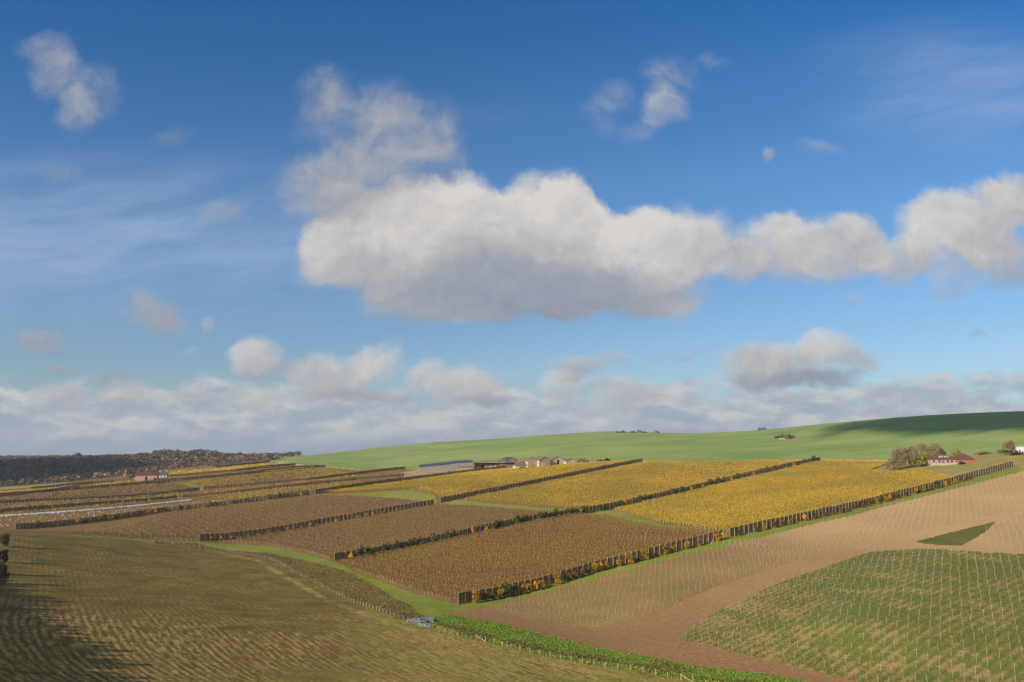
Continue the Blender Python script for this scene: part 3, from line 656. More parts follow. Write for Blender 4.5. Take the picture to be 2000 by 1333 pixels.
shrubs('d', 'third windbreak, lower stretch', [(402,Ru),(411,O),(421,Br),(430,Yl),(449,A_),(468,Ru),(488,Br),(508,Br),(524,A_),(541,Br),(560,A_),(572,A_),(587,O),(603,A_),(612,Br),(654,Yl),(697,A_),(713,A_),(725,Yl),(738,A_),(748,A_),(772,A_),(790,Br),(832,A_)], base=.85)
shrubs('e', 'third windbreak, upper stretch', [(872,Br),(893,Br),(930,Br),(960,Gn),(1030,Ru),(1080,Ru),(1130,A_),(1180,Br)], base=.7)
shrubs('f', 'fourth windbreak on the left', [(45,Br),(72,Gn),(86,Br),(100,Gn),(122,Br),(150,O),(156,A_),(165,Gn),(173,Yl),(185,Gn),(193,O),(201,Gn),(210,Yl),(219,A_),(226,Gn),(236,O),(245,Gn),(256,O),(270,Gn),(286,O),(302,Yl),(319,Gn),(334,O),(350,Gn),(359,A_),(367,Gn),(395,A_),(408,Gn),(420,Gn),
   (437,Br),(455,Gn),(480,Gn),(500,Br),(524,Gn),(542,Gn),(560,Gn),(568,Gn),(586,Yl),(597,Gn)], base=1.05)
shrubs('g', 'fourth windbreak, upper stretch', [(650,Gn),(660,O),(684,Gn),(698,Gn),(722,Gn),(745,Gn),(757,Gn),(773,Gn),(820,Gn),(850,Gn),(862,Gn),(875,Gn),(905,Gn),(930,Gn),(950,Gn),(965,Gn)], base=.85)
shrubs('h', 'windbreak above the white strip', [(55,Gn),(100,A_),(150,Br),(210,A_),(238,Yl),(260,A_),(288,Yl),(310,Br),(330,Gn)], base=.9)
shrubs('i', 'windbreak right of the white strip', [(407,O),(430,A_),(468,Yl),(495,Br),(540,Br),(590,Br),(640,Br),(690,Gn),(740,Br)], base=.85)
shrubs('j', 'windbreak below the pink barn', [(22,O),(90,Br),(175,Gn),(215,A_),(290,Gn),(330,A_),(372,Gn)], base=.8)
shrubs('l', 'windbreak directly below the pink barn', [(16,Br),(40,A_),(74,O),(95,A_),(116,Ru),(140,A_),(150,Gn),(178,Gn),(200,Br),(216,A_),(240,Gn),(262,Gn),(283,Gn)], base=.9)
for k_, s_ in list(shrub_src.items()):
    if not s_[1]:
        for ch in list(s_[0].children): bpy.data.objects.remove(ch)
        bpy.data.objects.remove(s_[0])

# ------------------------------------------------------------------ vine posts
RD = {}
for nm, poly, mk in REG: RD.setdefault(nm, []).append(poly)
def lattice(poly, rowgap=2.5, along=6.0, rng=RNG, jitter=.12, shift=True):
    s_ = poly @ np.array(DV); k_ = poly @ np.array(NV)
    out = []
    for j in range(int(math.floor(k_.min() / rowgap)), int(math.ceil(k_.max() / rowgap)) + 1):
        sv = np.arange(math.floor(s_.min()/along)*along, s_.max(), along) + (rng.uniform(-.4, .4) if shift else 0)
        out.append(np.stack([sv, np.full(len(sv), j * rowgap)], -1))
    q = np.concatenate(out); q = q + rng.normal(0, jitter, q.shape)
    x = q[:, 0] * DV[0] + q[:, 1] * NV[0]; y = q[:, 0] * DV[1] + q[:, 1] * NV[1]
    ok = inside(poly, x, y) & (np.abs(x) < .70 * y) & (y > 90); return x[ok], y[ok]
young = RD['young_vineyard'][0]; bareU, bareR = RD['bare_field']
xs, ys = lattice(young, 2.5, 5.6)
xb, yb = [np.concatenate(q) for q in zip(lattice(bareU, 2.5, 5.6), lattice(bareR, 2.5, 5.6))]
pth = [np.stack([xs, ys, H(xs, ys), np.full(len(xs), 1.75)], -1), np.stack([xb, yb, H(xb, yb), np.full(len(xb), 1.8)], -1)]
ya = pth[0]; zpx, zpy = proj(ya[:, 0], ya[:, 1], ya[:, 2])
vis = (zpx < 2000) & (zpy < 1345); ya = ya[vis]
o_ = np.argsort(np.hypot(ya[:, 0], ya[:, 1])); near, rest = ya[o_[:290]], np.concatenate([ya[o_[290:]], pth[1]])
src = MB().box(-.038,-.025,-.3,.038,.025,1.0).box(-.025,-.038,-.2,.025,.038,.985)
src = src.build('vine_post', M_galv); vm = src.data; bpy.data.objects.remove(src)
for i, (x, y, z, h) in enumerate(near):
    o = bpy.data.objects.new('vine_post', vm); C.objects.link(o); o.location = (x, y, z); o.scale = (1, 1, h * RNG.uniform(.94, 1.06))
    o.rotation_euler = (RNG.normal(0, .03), RNG.normal(0, .03), RNG.uniform(0, 1.5))
    tag(o, 'thin pale vine post standing in the grassy young vineyard at the lower right', 'post', 'posts of the grassy young vineyard')
def post_stuff(name, arr, w, mat, lean=None):
    """many thin posts; arr rows x,y,z,height; lean (dx,dy) of the top"""
    m = len(arr); a = arr
    base = np.array([(-1,-1),(1,-1),(1,1),(-1,1)]) * w / 2
    L = RNG.normal(0, .035, (m, 2)) * a[:, 3:4] if lean is None else np.broadcast_to(np.array(lean), (m, 2)) * RNG.uniform(.7, 1.3, (m, 1))
    b = np.concatenate([a[:, None, :2] + base, np.broadcast_to(a[:, None, 2:3] - .3, (m, 4, 1))], -1)
    t = np.concatenate([a[:, None, :2] + base + L[:, None], np.broadcast_to((a[:, 2] + a[:, 3])[:, None, None], (m, 4, 1))], -1)
    v = np.concatenate([b, t], 1).reshape(-1, 3)
    f = np.array([(4,5,6,7),(0,1,5,4),(1,2,6,5),(2,3,7,6),(3,0,4,7)]); f = (f[None] + 8 * np.arange(m)[:, None, None]).reshape(-1, 4)
    return tag(mesh_np(name, v, f, mat), kind='stuff')
post_stuff('vine_post_rows', rest, .065, M_galv)
# leaning end posts of the lower bare block, and the end posts where vine rows meet the grass
def ends(pxs, step, h, lean):
    x, y, z = line_pts(pxs, step); return np.stack([x, y, z, np.full(len(x), h)], -1)
D3 = (-DV[0]*.75, -DV[1]*.75)
post_stuff('row_end_posts', ends([(1200,1052),(1290,1058),(1400,1064),(1492,1070)], 2.5, 2.0, None), .11, M_galv, lean=(DV[0]*.7, DV[1]*.7))
M_old = simple('old_post_wood', alb(186,170,136,1.25), noise=.25)
e_ = np.concatenate([ends([(700,1117),(760,1139),(820,1159),(880,1177)], 2.5, 1.7, None), ends([(430,1059),(520,1064),(600,1079),(645,1094)], 2.5, 1.7, None),
    ends([(160,1044),(250,1049),(330,1054),(385,1057)], 2.5, 1.7, None), ends([(1200,998),(1290,1023),(1420,1042)], 2.5, 1.7, None), ends([(900,978),(1000,988),(1105,995)], 2.5, 1.7, None), ends([(700,963),(800,957),(848,968)], 2.5, 1.7, None)])
post_stuff('vine_row_end_posts', e_, .085, M_old, lean=D3)

# ------------------------------------------------------------------ vines
def tone(*c): return [tuple(lin(*q)) + (1,) for q in c]
M_gold = leafmat('golden_vine_leaves', tone((210,178,58),(202,170,52),(192,162,54),(214,184,66),(184,154,54)), tone((190,162,60),(178,152,56),(166,142,54),(194,166,66),(158,134,52)), .02, 1.62, .45, up=1)
M_brownv = leafmat('rusty_vine_leaves', tone((168,124,70),(154,112,62),(142,104,60),(176,132,76),(130,96,56)), tone((172,140,64),(160,130,58),(148,118,58),(178,144,70),(134,108,52)), .018, 1.45, .42, up=1)
M_dun = leafmat('bare_brown_vines', tone((156,120,84),(144,110,74),(134,102,68),(164,126,88),(136,112,70)), tone((158,132,74),(146,122,66),(136,112,64),(162,134,78),(124,102,58)), .02, 1.4, .35, up=1)
M_oliv = leafmat('olive_gold_vine_leaves', tone((196,164,72),(182,150,66),(166,138,62),(190,160,78),(150,124,58)), tone((170,144,80),(154,130,70),(140,120,68),(164,138,78),(132,110,60)), .02, 1.35, .4, up=1)
def vines(pts, mat, per_m, size, top=1.75, rowgap=2.5, name='grapevines', stakes=True, cover=1.0, extra=()):
    poly = region(pts, extra) if not isinstance(pts, np.ndarray) else pts
    x, y = lattice(poly, rowgap, 1.0 / per_m, jitter=0.0, shift=True)
    m = len(x); x = x + RNG.normal(0, .22, m); y = y + RNG.normal(0, .22, m)
    keep = RNG.random(m) < cover * (0.94 + .06 * np.sin(x * .31 + 2 * np.sin(y * .17)))
    x, y = x[keep], y[keep]; m = len(x)
    z = HG(x, y) + .35 + (top - .35) * RNG.beta(1.5, 1.2, m)
    v, f = cards(np.stack([x, y, z], -1), size * RNG.uniform(.7, 1.3, m), RNG)
    o = mesh_np(name, v, f, mat); tag(o, kind='stuff')
    if stakes:
        sx, sy = lattice(poly, rowgap, 6.0); STK.append(np.stack([sx, sy, H(sx, sy), RNG.uniform(1.75, 2.05, len(sx))], -1))
    return poly
STK = []
vines([(690,1115),(760,1138),(820,1158),(897,1174),(1150,1117),(1300,1078),(1410,1048),(1370,1039),(1290,1033),(1180,1009),(1110,1006),(1000,1031),(655,1101)], M_brownv, 20, .25, 1.7)
vines([(1200,996),(1290,1022),(1422,1042),(1540,1020),(1594,1008),(1665,992),(1755,968),(1868,937),(1800,921),(1750,925),(1697,921),(1745,904),(1606,901),(1400,950)], M_gold, 17, .32, 1.8)
vines([(440,1053),(520,1063),(600,1078),(652,1094),(1000,1023),(1095,1003),(1040,999),(920,989),(858,987),(620,1029)], M_dun, 15, .27, 1.6)
vines([(905,977),(1000,986),(1110,993),(1190,991),(1400,944),(1590,902),(1260,904),(1050,947)], M_gold, 12, .37, 1.8)
vines([(130,1042),(250,1048),(385,1054),(620,1022),(840,983),(800,978),(700,971),(612,970),(320,1004)], M_dun, 11, .31, 1.6)
vines([(700,961),(800,955),(852,967),(862,976),(1050,941),(1250,902),(1140,906),(1030,914),(940,922),(800,941),(625,964)], M_gold, 9, .42, 1.8, stakes=False)
vines([(0,1005),(345,977),(560,955),(780,932),(700,944),(560,960),(400,975),(30,1008)], M_oliv, 2.2, .7, stakes=False)
vines([(398,974),(560,956),(785,933),(760,938),(640,955),(606,964),(480,980)], M_oliv, 2.2, .8, stakes=False, cover=.8)
vines([(-30,1002),(345,972),(395,961),(-40,990)], M_oliv, 2, .8, stakes=False, cover=.8)
vines([(400,968),(560,951),(780,930),(785,920),(600,941),(398,960)], M_oliv, 2.2, .8, stakes=False)
vines([(-40,984),(390,956),(340,946),(150,960),(-30,974)], M_dun, 1.8, .8, stakes=False)
vines([(402,955),(600,938),(790,916),(700,921),(640,915),(480,930),(372,943)], M_oliv, 2, .9, stakes=False)
vines([(322,943),(480,926),(634,913),(577,912),(460,924),(328,935)], M_oliv, 1.6, 1.0, stakes=False)
vines([(325,932),(460,921),(575,909),(528,906),(420,917),(315,925)], M_gold, 1.6, 1.0, stakes=False)
vines([(-30,968),(150,954),(262,943),(255,942),(180,947),(60,959),(-30,966)], M_gold, 1.4, 1.0, stakes=False)
post_stuff('vine_stakes', np.concatenate(STK), .075, M_old)

# white tree guards, many on the top row, scattered below it
M_guard = simple('white_plastic_guard', (.72,.72,.70,1), rough=.5, noise=.08)
gx_, gy_, gz_ = line_pts([(-20,1011),(120,1002),(250,991),(372,978)], .55)
gx_ = np.concatenate([gx_ + RNG.normal(0, .5, len(gx_)) for _ in range(5)]); gy_ = np.concatenate([gy_ + RNG.normal(0, 1.2, len(gy_)) for _ in range(1)] * 5) + RNG.normal(0, 1.0, len(gx_))
sc_ = region([(-10,1013),(120,1004),(250,994),(420,978),(560,968),(560,972),(320,999),(120,1020),(0,1030)])
bx = RNG.uniform(sc_[:, 0].min(), sc_[:, 0].max(), 1500); by = RNG.uniform(sc_[:, 1].min(), sc_[:, 1].max(), 1500); k_ = inside(sc_, bx, by); bx, by = bx[k_][:230], by[k_][:230]
X = np.concatenate([gx_, bx]); Y = np.concatenate([gy_, by])
ng = len(gx_); post_stuff('tree_guards', np.stack([X[:ng], Y[:ng], H(X[:ng], Y[:ng]), RNG.uniform(.8, 1.1, ng)], -1), .30, M_guard)
post_stuff('scattered_tree_guards', np.stack([X[ng:], Y[ng:], H(X[ng:], Y[ng:]), RNG.uniform(.4, .7, len(X) - ng)], -1), .24, M_guard)

# ------------------------------------------------------------------ stock fence along the stubble field
x, y, z = line_pts([(a, b) for a, b in FENCE_PX], 3.0); m = len(x)
t = empty('stock_fence', (x[-1], y[-1], z[-1])); ox, oy, oz = t.location
tag(t, 'low wire stock fence with pale timber posts curving along the edge of the stubble field', 'fence')
fp = MB().box(-.07,-.07,-.4,.07,.07,1.25).box(-.04,-.04,1.25,.04,.04,1.29).build('post', M_post); fpm = fp.data; bpy.data.objects.remove(fp)
o_ = np.argsort(np.hypot(x, y)); px, py = proj(x, y, z)
far_ = MB(); cnt = 0
for i in o_:
    if not -20 < px[i] < 2020 or py[i] > 1350: continue
    cnt += 1
    if cnt <= 98:
        o = bpy.data.objects.new('post', fpm); C.objects.link(o); o.parent = t; o.location = (x[i]-ox, y[i]-oy, z[i]-oz); o.scale = (1, 1, RNG.uniform(.85, 1.1)); o.rotation_euler = (RNG.normal(0, .05), RNG.normal(0, .05), RNG.uniform(0, 1.5))
    else: far_.box(x[i]-ox-.07, y[i]-oy-.07, z[i]-oz-.3, x[i]-ox+.07, y[i]-oy+.07, z[i]-oz+1.2)
if far_.n: tag(far_.build('far_posts', M_post, t), kind='stuff')
for hh in (.35, .75, 1.12):
    mb = MB()
    for i in range(m - 1): mb.bar((x[i]-ox, y[i]-oy, z[i]-oz+hh), (x[i+1]-ox, y[i+1]-oy, z[i+1]-oz+hh), .012, k=3)
    mb.build('wire', M_wire, t)
for bpx in (930, 1322):
    i = int(np.argmin(np.abs(px - bpx))); j = i + 1
    MB().bar((x[i]-ox, y[i]-oy, z[i]-oz+1.2), (x[j]-ox, y[j]-oy, z[j]-oz+.05), .09).build('brace', M_post, t)

# rough grass and bramble along the ditch, lush weeds on the bank
def scatter(poly, m, dens=None):
    out = []; lo, hi = poly.min(0), poly.max(0)
    q = RNG.uniform(lo, hi, (m, 2)); k = inside(poly, q[:, 0], q[:, 1]); q = q[k]
    if dens is not None: q = q[RNG.random(len(q)) < dens(q[:, 0], q[:, 1])]
    return q
def tufts(name, poly, m, mat, size, hmax, dens=None, clump=0.0):
    q = scatter(poly, m, dens); 
    if clump:
        c_ = q[RNG.random(len(q)) < .08]; q = c_[RNG.integers(0, len(c_), len(q))] + RNG.normal(0, clump, (len(q), 2))
    z = HG(q[:, 0], q[:, 1]) + RNG.uniform(.02, hmax, len(q)) 
    v, f = cards(np.concatenate([q, z[:, None]], 1), size * RNG.uniform(.6, 1.4, len(q)), RNG); return tag(mesh_np(name, v, f, mat), kind='stuff')
M_tuft = leafmat('dry_grass', tone((164,136,82),(132,110,60),(108,98,48),(178,148,94),(96,86,44)), tone((130,118,60),(108,104,48),(92,88,42),(146,130,70),(84,78,38)), .04, 1.1)
M_weed = leafmat('nettle_leaves', tone((124,152,56),(106,136,48),(144,166,68),(158,168,66),(96,112,46)), k=1.08, up=1)
M_bram = leafmat('bramble_stems', tone((124,100,66),(108,90,56),(136,112,70),(104,104,50),(94,76,52)), k=1.25, up=1)
M_lime = leafmat('yellow_green_weeds', tone((170,172,50),(146,156,46),(120,134,44),(190,184,66)), k=1.15)
verge, bank = RD['rough_verge'][0], RD['grass_bank'][0]
tufts('rough_grass', verge, 110000, M_tuft, .24, .4); tufts('bramble', verge, 50000, M_bram, .28, .5, clump=1.6)
fd_ = lambda x, y: polydist(fence_xy, x, y)
tufts('nettles', bank, 150000, M_weed, .24, .22, dens=lambda x, y: (fd_(x, y) > 6.6) * (.62 + .3*np.sin(x*.5 + 2*np.sin(y*.3))))
tufts('bramble', bank, 120000, M_bram, .26, .38, dens=lambda x, y: ((fd_(x, y) > 3.0) & (fd_(x, y) < 7.2 + 2*np.sin(x*.4))) * .9, clump=.9)
tufts('yellow_weeds', bank, 110000, M_lime, .24, .4, dens=lambda x, y: ((fd_(x, y) > .3) & (fd_(x, y) < 3.4)) * .8, clump=1.0)
fz = np.concatenate([fence_xy + (0, .6), fence_xy[::-1] - (0, 1.2)])
tufts('long_grass', fz, 20000, M_tuft, .38, .6)
base_ = np.concatenate([np.stack([WB[k][0], WB[k][1]], -1) for k in ('a', 'b')]); off_ = np.array([.57, -.82])
tufts('dry_grass', np.concatenate([base_ + off_ * .2, (base_ + off_ * 2.0)[::-1]]), 40000, M_tuft, .34, .35)

# ------------------------------------------------------------------ trees
M_twig = leafmat('bare_twigs', tone((158,134,96),(136,114,80),(172,146,102),(120,98,70)), k=1.1, trans=.1)
M_twigd = leafmat('dark_twigs', tone((84,66,50),(64,52,40),(100,76,54),(50,42,34)), k=1.0, trans=.1)
M_ygreen = leafmat('yellow_green_leaves', tone((176,168,60),(140,144,50),(108,122,44),(196,180,72),(84,100,38)), k=1.2)
M_olive = leafmat('olive_leaves', tone((120,112,60),(96,94,48),(140,124,70),(80,78,42)), k=1.1)
def tree(name, label, x, y, z, hgt, wid, mat, m=1400, leaf=.35, trunk=.28, lobes=9, twiggy=False, seed=1, group=None, cat='tree', low=.25):
    rng = np.random.default_rng(seed)
    t = empty(name, (x, y, z)); tag(t, label, cat, group)
    mb = MB(); th_ = hgt * (low + .12)
    mb.bar((0,0,-.6), (rng.normal(0,.1), rng.normal(0,.1), th_), trunk, trunk * .62, 7)
    cb = []
    for i in range(lobes):
        a = i * 2.4 + rng.uniform(-.4, .4); q = (i + .5) / lobes; zz = hgt * (low + (1 - low) * (.15 + .75 * q)); rr_ = wid * .5 * (.75 * math.sqrt(max(.05, 1 - (q * 1.5 - .6) ** 2))) * rng.uniform(.6, 1.1)
        c = np.array([rr_ * math.cos(a), rr_ * math.sin(a), zz]); cb.append(c)
        s0 = (0, 0, th_ * rng.uniform(.55, 1)); mid_ = (c * .55 + np.array([0, 0, th_ * .5])).tolist()
        mb.bar(s0, mid_, trunk * .4, trunk * .22, 5); mb.bar(mid_, c.tolist(), trunk * .22, trunk * .06, 4)
        for _ in range(3): mb.bar(mid_, (c + rng.normal(0, wid * .14, 3)).tolist(), trunk * .12, .02, 3)
    mb.build('trunk', M_bark, t)
    cb = np.array(cb); k = rng.integers(0, lobes, m); u = rng.normal(size=(m, 3)); u /= np.linalg.norm(u, axis=1)[:, None]
    rad = wid * rng.uniform(.17, .30, lobes)[k]
    cen = cb[k] + u * (rng.uniform(.25, 1, m) ** .45 * rad)[:, None] * np.array([1, 1, .85]); cen[:, 2] = np.maximum(cen[:, 2], .3)
    v, f = cards(cen, leaf * rng.uniform(.5, 1.3, m), rng)
    if twiggy:                                  # thin bare twigs rather than leaves
        q = v.reshape(-1, 4, 3); ax = (q[:, 2] - q[:, 0]); c0 = q.mean(1); d = ax / np.linalg.norm(ax, axis=1)[:, None]; d[:, 2] = np.abs(d[:, 2]); w_ = np.cross(d, rng.normal(size=d.shape)); w_ /= np.linalg.norm(w_, axis=1)[:, None]
        L = leaf * 2.6 * rng.uniform(.6, 1.3, (m, 1)); W = leaf * .22
        v = np.stack([c0 - d*L*.5 - w_*W, c0 - d*L*.5 + w_*W, c0 + d*L*.5 + w_*W*.3, c0 + d*L*.5 - w_*W*.3], 1).reshape(-1, 3)
    mesh_np('crown', v, f, mat, t); return t
def treepx(px, py, label, hpx, wpx, mat, **kw):
    x, y, z = on(px, py); s_ = y / FPX * 1.01; return tree(kw.pop('name', 'tree'), label, x, y, z, hpx * s_, wpx * s_, mat, **kw)
g_ = 'trees around the brick bungalow'
treepx(1757, 917, 'bare brown tree left of the brick bungalow, leftmost of the clump', 41, 34, M_twig, m=2600, leaf=.42, twiggy=True, seed=2, group=g_, low=.12)
treepx(1745, 919, 'low bare bush at the left foot of the clump beside the bungalow', 24, 26, M_twig, m=1200, leaf=.4, twiggy=True, seed=3, group=g_, low=.05)
treepx(1776, 914, 'bare brown tree standing behind the round yellow green bush', 42, 30, M_twig, m=2200, leaf=.42, twiggy=True, seed=4, group=g_, low=.15)
treepx(1801, 904, 'tall bare reddish tree behind the left end of the bungalow roof', 36, 34, M_twig, m=2200, leaf=.45, twiggy=True, seed=5, group=g_, low=.2)
treepx(1826, 903, 'wide bare reddish tree rising above the bungalow roof', 33, 34, M_twig, m=2200, leaf=.45, twiggy=True, seed=6, group=g_, low=.2)
treepx(1792, 913, 'round green and yellow evergreen bush left of the bungalow', 25, 25, M_ygreen, m=1800, leaf=.5, seed=7, group=g_, low=.02)
treepx(1813, 908, 'yellow topped spreading tree touching the left wall of the bungalow', 24, 26, M_ygreen, m=1600, leaf=.5, seed=8, group=g_, low=.25)
treepx(1838, 900, 'small yellow green tree just behind the white dormer windows', 21, 20, M_ygreen, m=900, leaf=.5, seed=9, group=g_, low=.2)
treepx(1868, 899, 'yellow green tree behind the ridge of the hipped roof', 20, 22, M_ygreen, m=900, leaf=.5, seed=10, group=g_, low=.2)
treepx(1972, 886, 'single bare round tree between the bungalow and the white building', 24, 22, M_twig, m=1500, leaf=.42, twiggy=True, seed=11, low=.35, trunk=.3)
for i, (px, py, w_, h_, mt, lb) in enumerate([(1922,888,30,5,M_olive,'low dark olive hedge mound right of the bungalow'),(1962,885,26,6,M_olive,'dark hedge at the foot of the single bare tree'),(1985,889,34,9,M_twigd,'brown bramble thicket below the white building'),
        (1829,909,34,5,M_olive,'clipped dark hedge in front of the bungalow'),(1020,918,14,6,M_olive,'dark bush in front of the small brown shed'),(1186,901,11,5,M_twigd,'small dark bush at the right end of the parked cars'),
        (1135,902,26,8,M_twig,'brown thicket between the barns and the parked cars'),(298,944,22,8,M_olive,'dark olive bush in front of the pink barn'),(310,945,14,9,M_olive,'olive bush below the white cottage'),
        (325,926,12,8,M_ygreen,'yellow green tree behind the white cottage'),(260,935,18,6,M_twigd,'dark hedge left of the pink barn')]):
    x, y, z = on(px, py); s_ = y / FPX; w = w_ * s_; h = h_ * s_
    t = empty('bush', (x, y, z)); tag(t, lb, 'bush'); rng = np.random.default_rng(40 + i); m = 700
    c0 = np.stack([rng.normal(0, w*.24, m), rng.normal(0, w*.12, m), np.abs(rng.normal(0, h*.45, m))], -1); c0[:, 2] = np.minimum(c0[:, 2], h * (1.02 - .5 * (c0[:, 0] / w * 2) ** 2))
    v, f = cards(c0, .55 * rng.uniform(.5, 1.3, m), rng); mesh_np('foliage', v, f, mt, t)
    mb = MB()
    for q in range(5): a = q * 1.3; mb.bar((w*.08*q - w*.16, 0, -.3), (w*.08*q - w*.16 + .4*math.cos(a), .4*math.sin(a), h*.6), .07, .03, 4)
    mb.build('stem', M_bark, t)
# thicket on the open hill
hx, hy, hz_ = on(1533, 856)
for i in range(9):
    px = 1518 + i * 3.9; x, y, z = on(px, 857 - 2.0 * math.sin(i)); hh = [2.2,2.6,3.2,4.,5.,5.4,4.6,4.,2.6][i]
    tree('hill_bush', 'brown bush in the lone thicket on the open green hill', x, y, z, hh, 5.5, M_twig if i % 3 else M_twigd, m=260, leaf=.6, seed=60+i, lobes=5, trunk=.12, group='bushes of the thicket on the green hill', cat='bush', low=.05)
chx = region([(1516,857),(1528,856),(1545,856.5),(1553,856),(1540,858.5),(1525,859.5)]); cc = chx.mean(0)
mb = MB(); k = len(chx); mb.add([(a, b, hz(a, b) + .05) for a, b in chx] + [(cc[0], cc[1], hz(cc[0], cc[1]) + .9)], [(i, (i+1) % k, k) for i in range(k)])
tag(mb.build('chalk_bank', simple('chalk', alb(190,176,146,1.1), noise=.15)), kind='structure')
for i, px in enumerate([1208,1212,1219,1236,1240,1251,1262,1285,1297,1316,1323,1345,1488,1496]):
    x, y, z = on(px, 846 if px < 1400 else 840); tree('ridge_bush', 'tiny scrub bush on the skyline of the green hill', x, y + 8, z - .5, 2.6 + (i % 3), 7 + 3 * (i % 2), M_twigd, m=120, leaf=.8, seed=80+i, lobes=5, trunk=.1, group='scrub along the hill skyline', cat='bush', low=.05)

# hedge trees at the left edge, some just outside the picture
g_ = 'hedge trees along the left side of the stubble field'
LT = [(7,1068,5.0,4.4,'dark bush at the left edge, topmost one beside the stubble field'),(5,1099,4.4,3.4,'dark bush at the left edge, second from the top'),(-4,1122,4.2,4.5,'brown bush at the left edge, third from the top'),
      (-4,1140,4.6,5.5,'brown bush at the left edge, lowest one in view'),(-14,1156,5,5.5,''),(-22,1172,5,5.5,''),(-34,1190,5.5,6,''),(-44,1208,5.5,6,''),(-56,1228,5.5,6.5,''),(-66,1248,6,6.5,''),(-78,1270,6,7,''),(-90,1294,6.5,7,''),(-104,1320,6.5,7,''),(-120,1350,7,7,''),(-130,1385,7.5,7,''),(-110,1420,8,8,''),(-60,1450,8,8,''),(0,1480,8,8,'')]
HL = np.array([(-181,249,5.0),(-164,226,6.6),(-147,204,7.0),(-125,172,6.1),(-112,155,5.9),(-101,140,6.6),(-93.5,129,6.2),(-83,115,5.4),(-70,96,4.8)])
_cum = np.concatenate([[0], np.cumsum(np.hypot(*np.diff(HL[:, :2], axis=0).T))]); _t = np.arange(0, _cum[-1], 4.6)
LT = LT[:4] + [(None, (np.interp(q, _cum, HL[:, 0]) + RNG.normal(0, .5), np.interp(q, _cum, HL[:, 1])), np.interp(q, _cum, HL[:, 2]) * RNG.uniform(.72, 1.02), 6.6, '') for q in _t]
for i, (px, py, h, w, lb) in enumerate(LT):
    x, y = py if px is None else land(px, py)[0]; z = hz(x, y)
    tree('hedge_tree', lb or 'tall tree just beyond the left edge shading the stubble field', x, y, z, h, w, M_twigd if i % 2 else M_olive, m=3200 if i < 4 else 2600, leaf=.26 if i < 4 else .62, seed=100+i, group=g_, low=.04)

# woodland far left
def crowns(name, poly, m, rad, cards_n, leaf, mat, seed, dens=None, tall=9):
    rng = np.random.default_rng(seed); q = scatter(poly, m, dens); m = len(q); z = H(q[:, 0], q[:, 1])
    r = rad * rng.uniform(.6, 1.35, m); hh = tall * rng.uniform(.7, 1.25, m)
    k = np.repeat(np.arange(m), cards_n); u = rng.normal(size=(len(k), 3)); u /= np.linalg.norm(u, axis=1)[:, None]; u[:, 2] = np.abs(u[:, 2]) * 1.1 - .25
    cen = np.stack([q[k, 0], q[k, 1], z[k] + hh[k] - r[k] * .6], -1) + u * r[k][:, None] * rng.uniform(.75, 1.05, (len(k), 1))
    v, f = cards(cen, leaf * rng.uniform(.6, 1.3, len(k)), rng)
    o = mesh_np(name, v, f, mat); tag(o, kind='stuff')
    at = o.data.attributes.new('tint', 'FLOAT', 'FACE'); at.data.foreach_set('value', rng.random(m)[k].astype(np.float32)); return o
M_wood, n, b = new_mat('autumn_woodland', .95, .0)
at = n.node('ShaderNodeAttribute', attribute_name='tint').outputs['Fac']; ri = n.node('ShaderNodeNewGeometry').outputs['Random Per Island']
c = n.ramp(at, [(.0, lin(92,84,60)), (.2, lin(122,108,86)), (.4, lin(150,134,104)), (.55, lin(112,92,72)), (.7, lin(134,118,92)), (.85, lin(94,90,62)), (1., lin(128,98,72))])
c = n.v('SCALE', c, n.ss(ri, 0, 1, .85, 1.5, kind='LINEAR')); n.nt.links.new(c, b.inputs['Base Color'])
wp = np.array([(-1500,1900),(-1650,2450),(-700,2500),(-420,1900),(-330,1500),(-560,1250),(-500,1130),(-620,1060),(-760,1080),(-850,1160),(-1100,1180),(-1000,1500)], float)
wp = np.concatenate([land([-60,40,120,200,262,330,400,470,525,560,590],[944,940,932,924,918,913,908,901,896,893,892]), np.array([(-520,1900),(-700,2400),(-1800,2500),(-1500,1500)])])
crowns('woodland', wp, 9000, 5.0, 26, 2.6, M_wood, 21, tall=6.5)
near_w = land([-60,40,120,200,262,330,400,470,525,500,400,300,200,100,-60],[954,949,945,940,931,922,914,907,901,892,892,893,895,896,898])
crowns('woodland_edge', near_w, 9000, 4.6, 60, 1.5, M_wood, 22, tall=6.5)
crowns('woodland_ridge', region([(268,897),(330,896),(430,896),(470,897),(430,902),(330,903),(275,902)]), 420, 6.5, 90, 1.7, M_wood, 23, tall=9)
crowns('woodland_ridge', region([(300,897),(340,896),(410,896),(425,900),(350,902),(305,901)]), 260, 6.5, 90, 1.7, M_wood, 24, tall=13)
crowns('woodland_ridge', region([(210,899),(300,896),(430,896),(540,896),(540,900),(430,902),(300,902),(210,904)]), 620, 5.5, 70, 1.7, M_wood, 25, tall=7)
x, y, z = on(150, 898); tree('tree', 'dark round tree breaking the wooded skyline at the upper left', x, y, z + 1, 13, 18, M_olive, m=500, leaf=1.8, seed=31, low=.05)

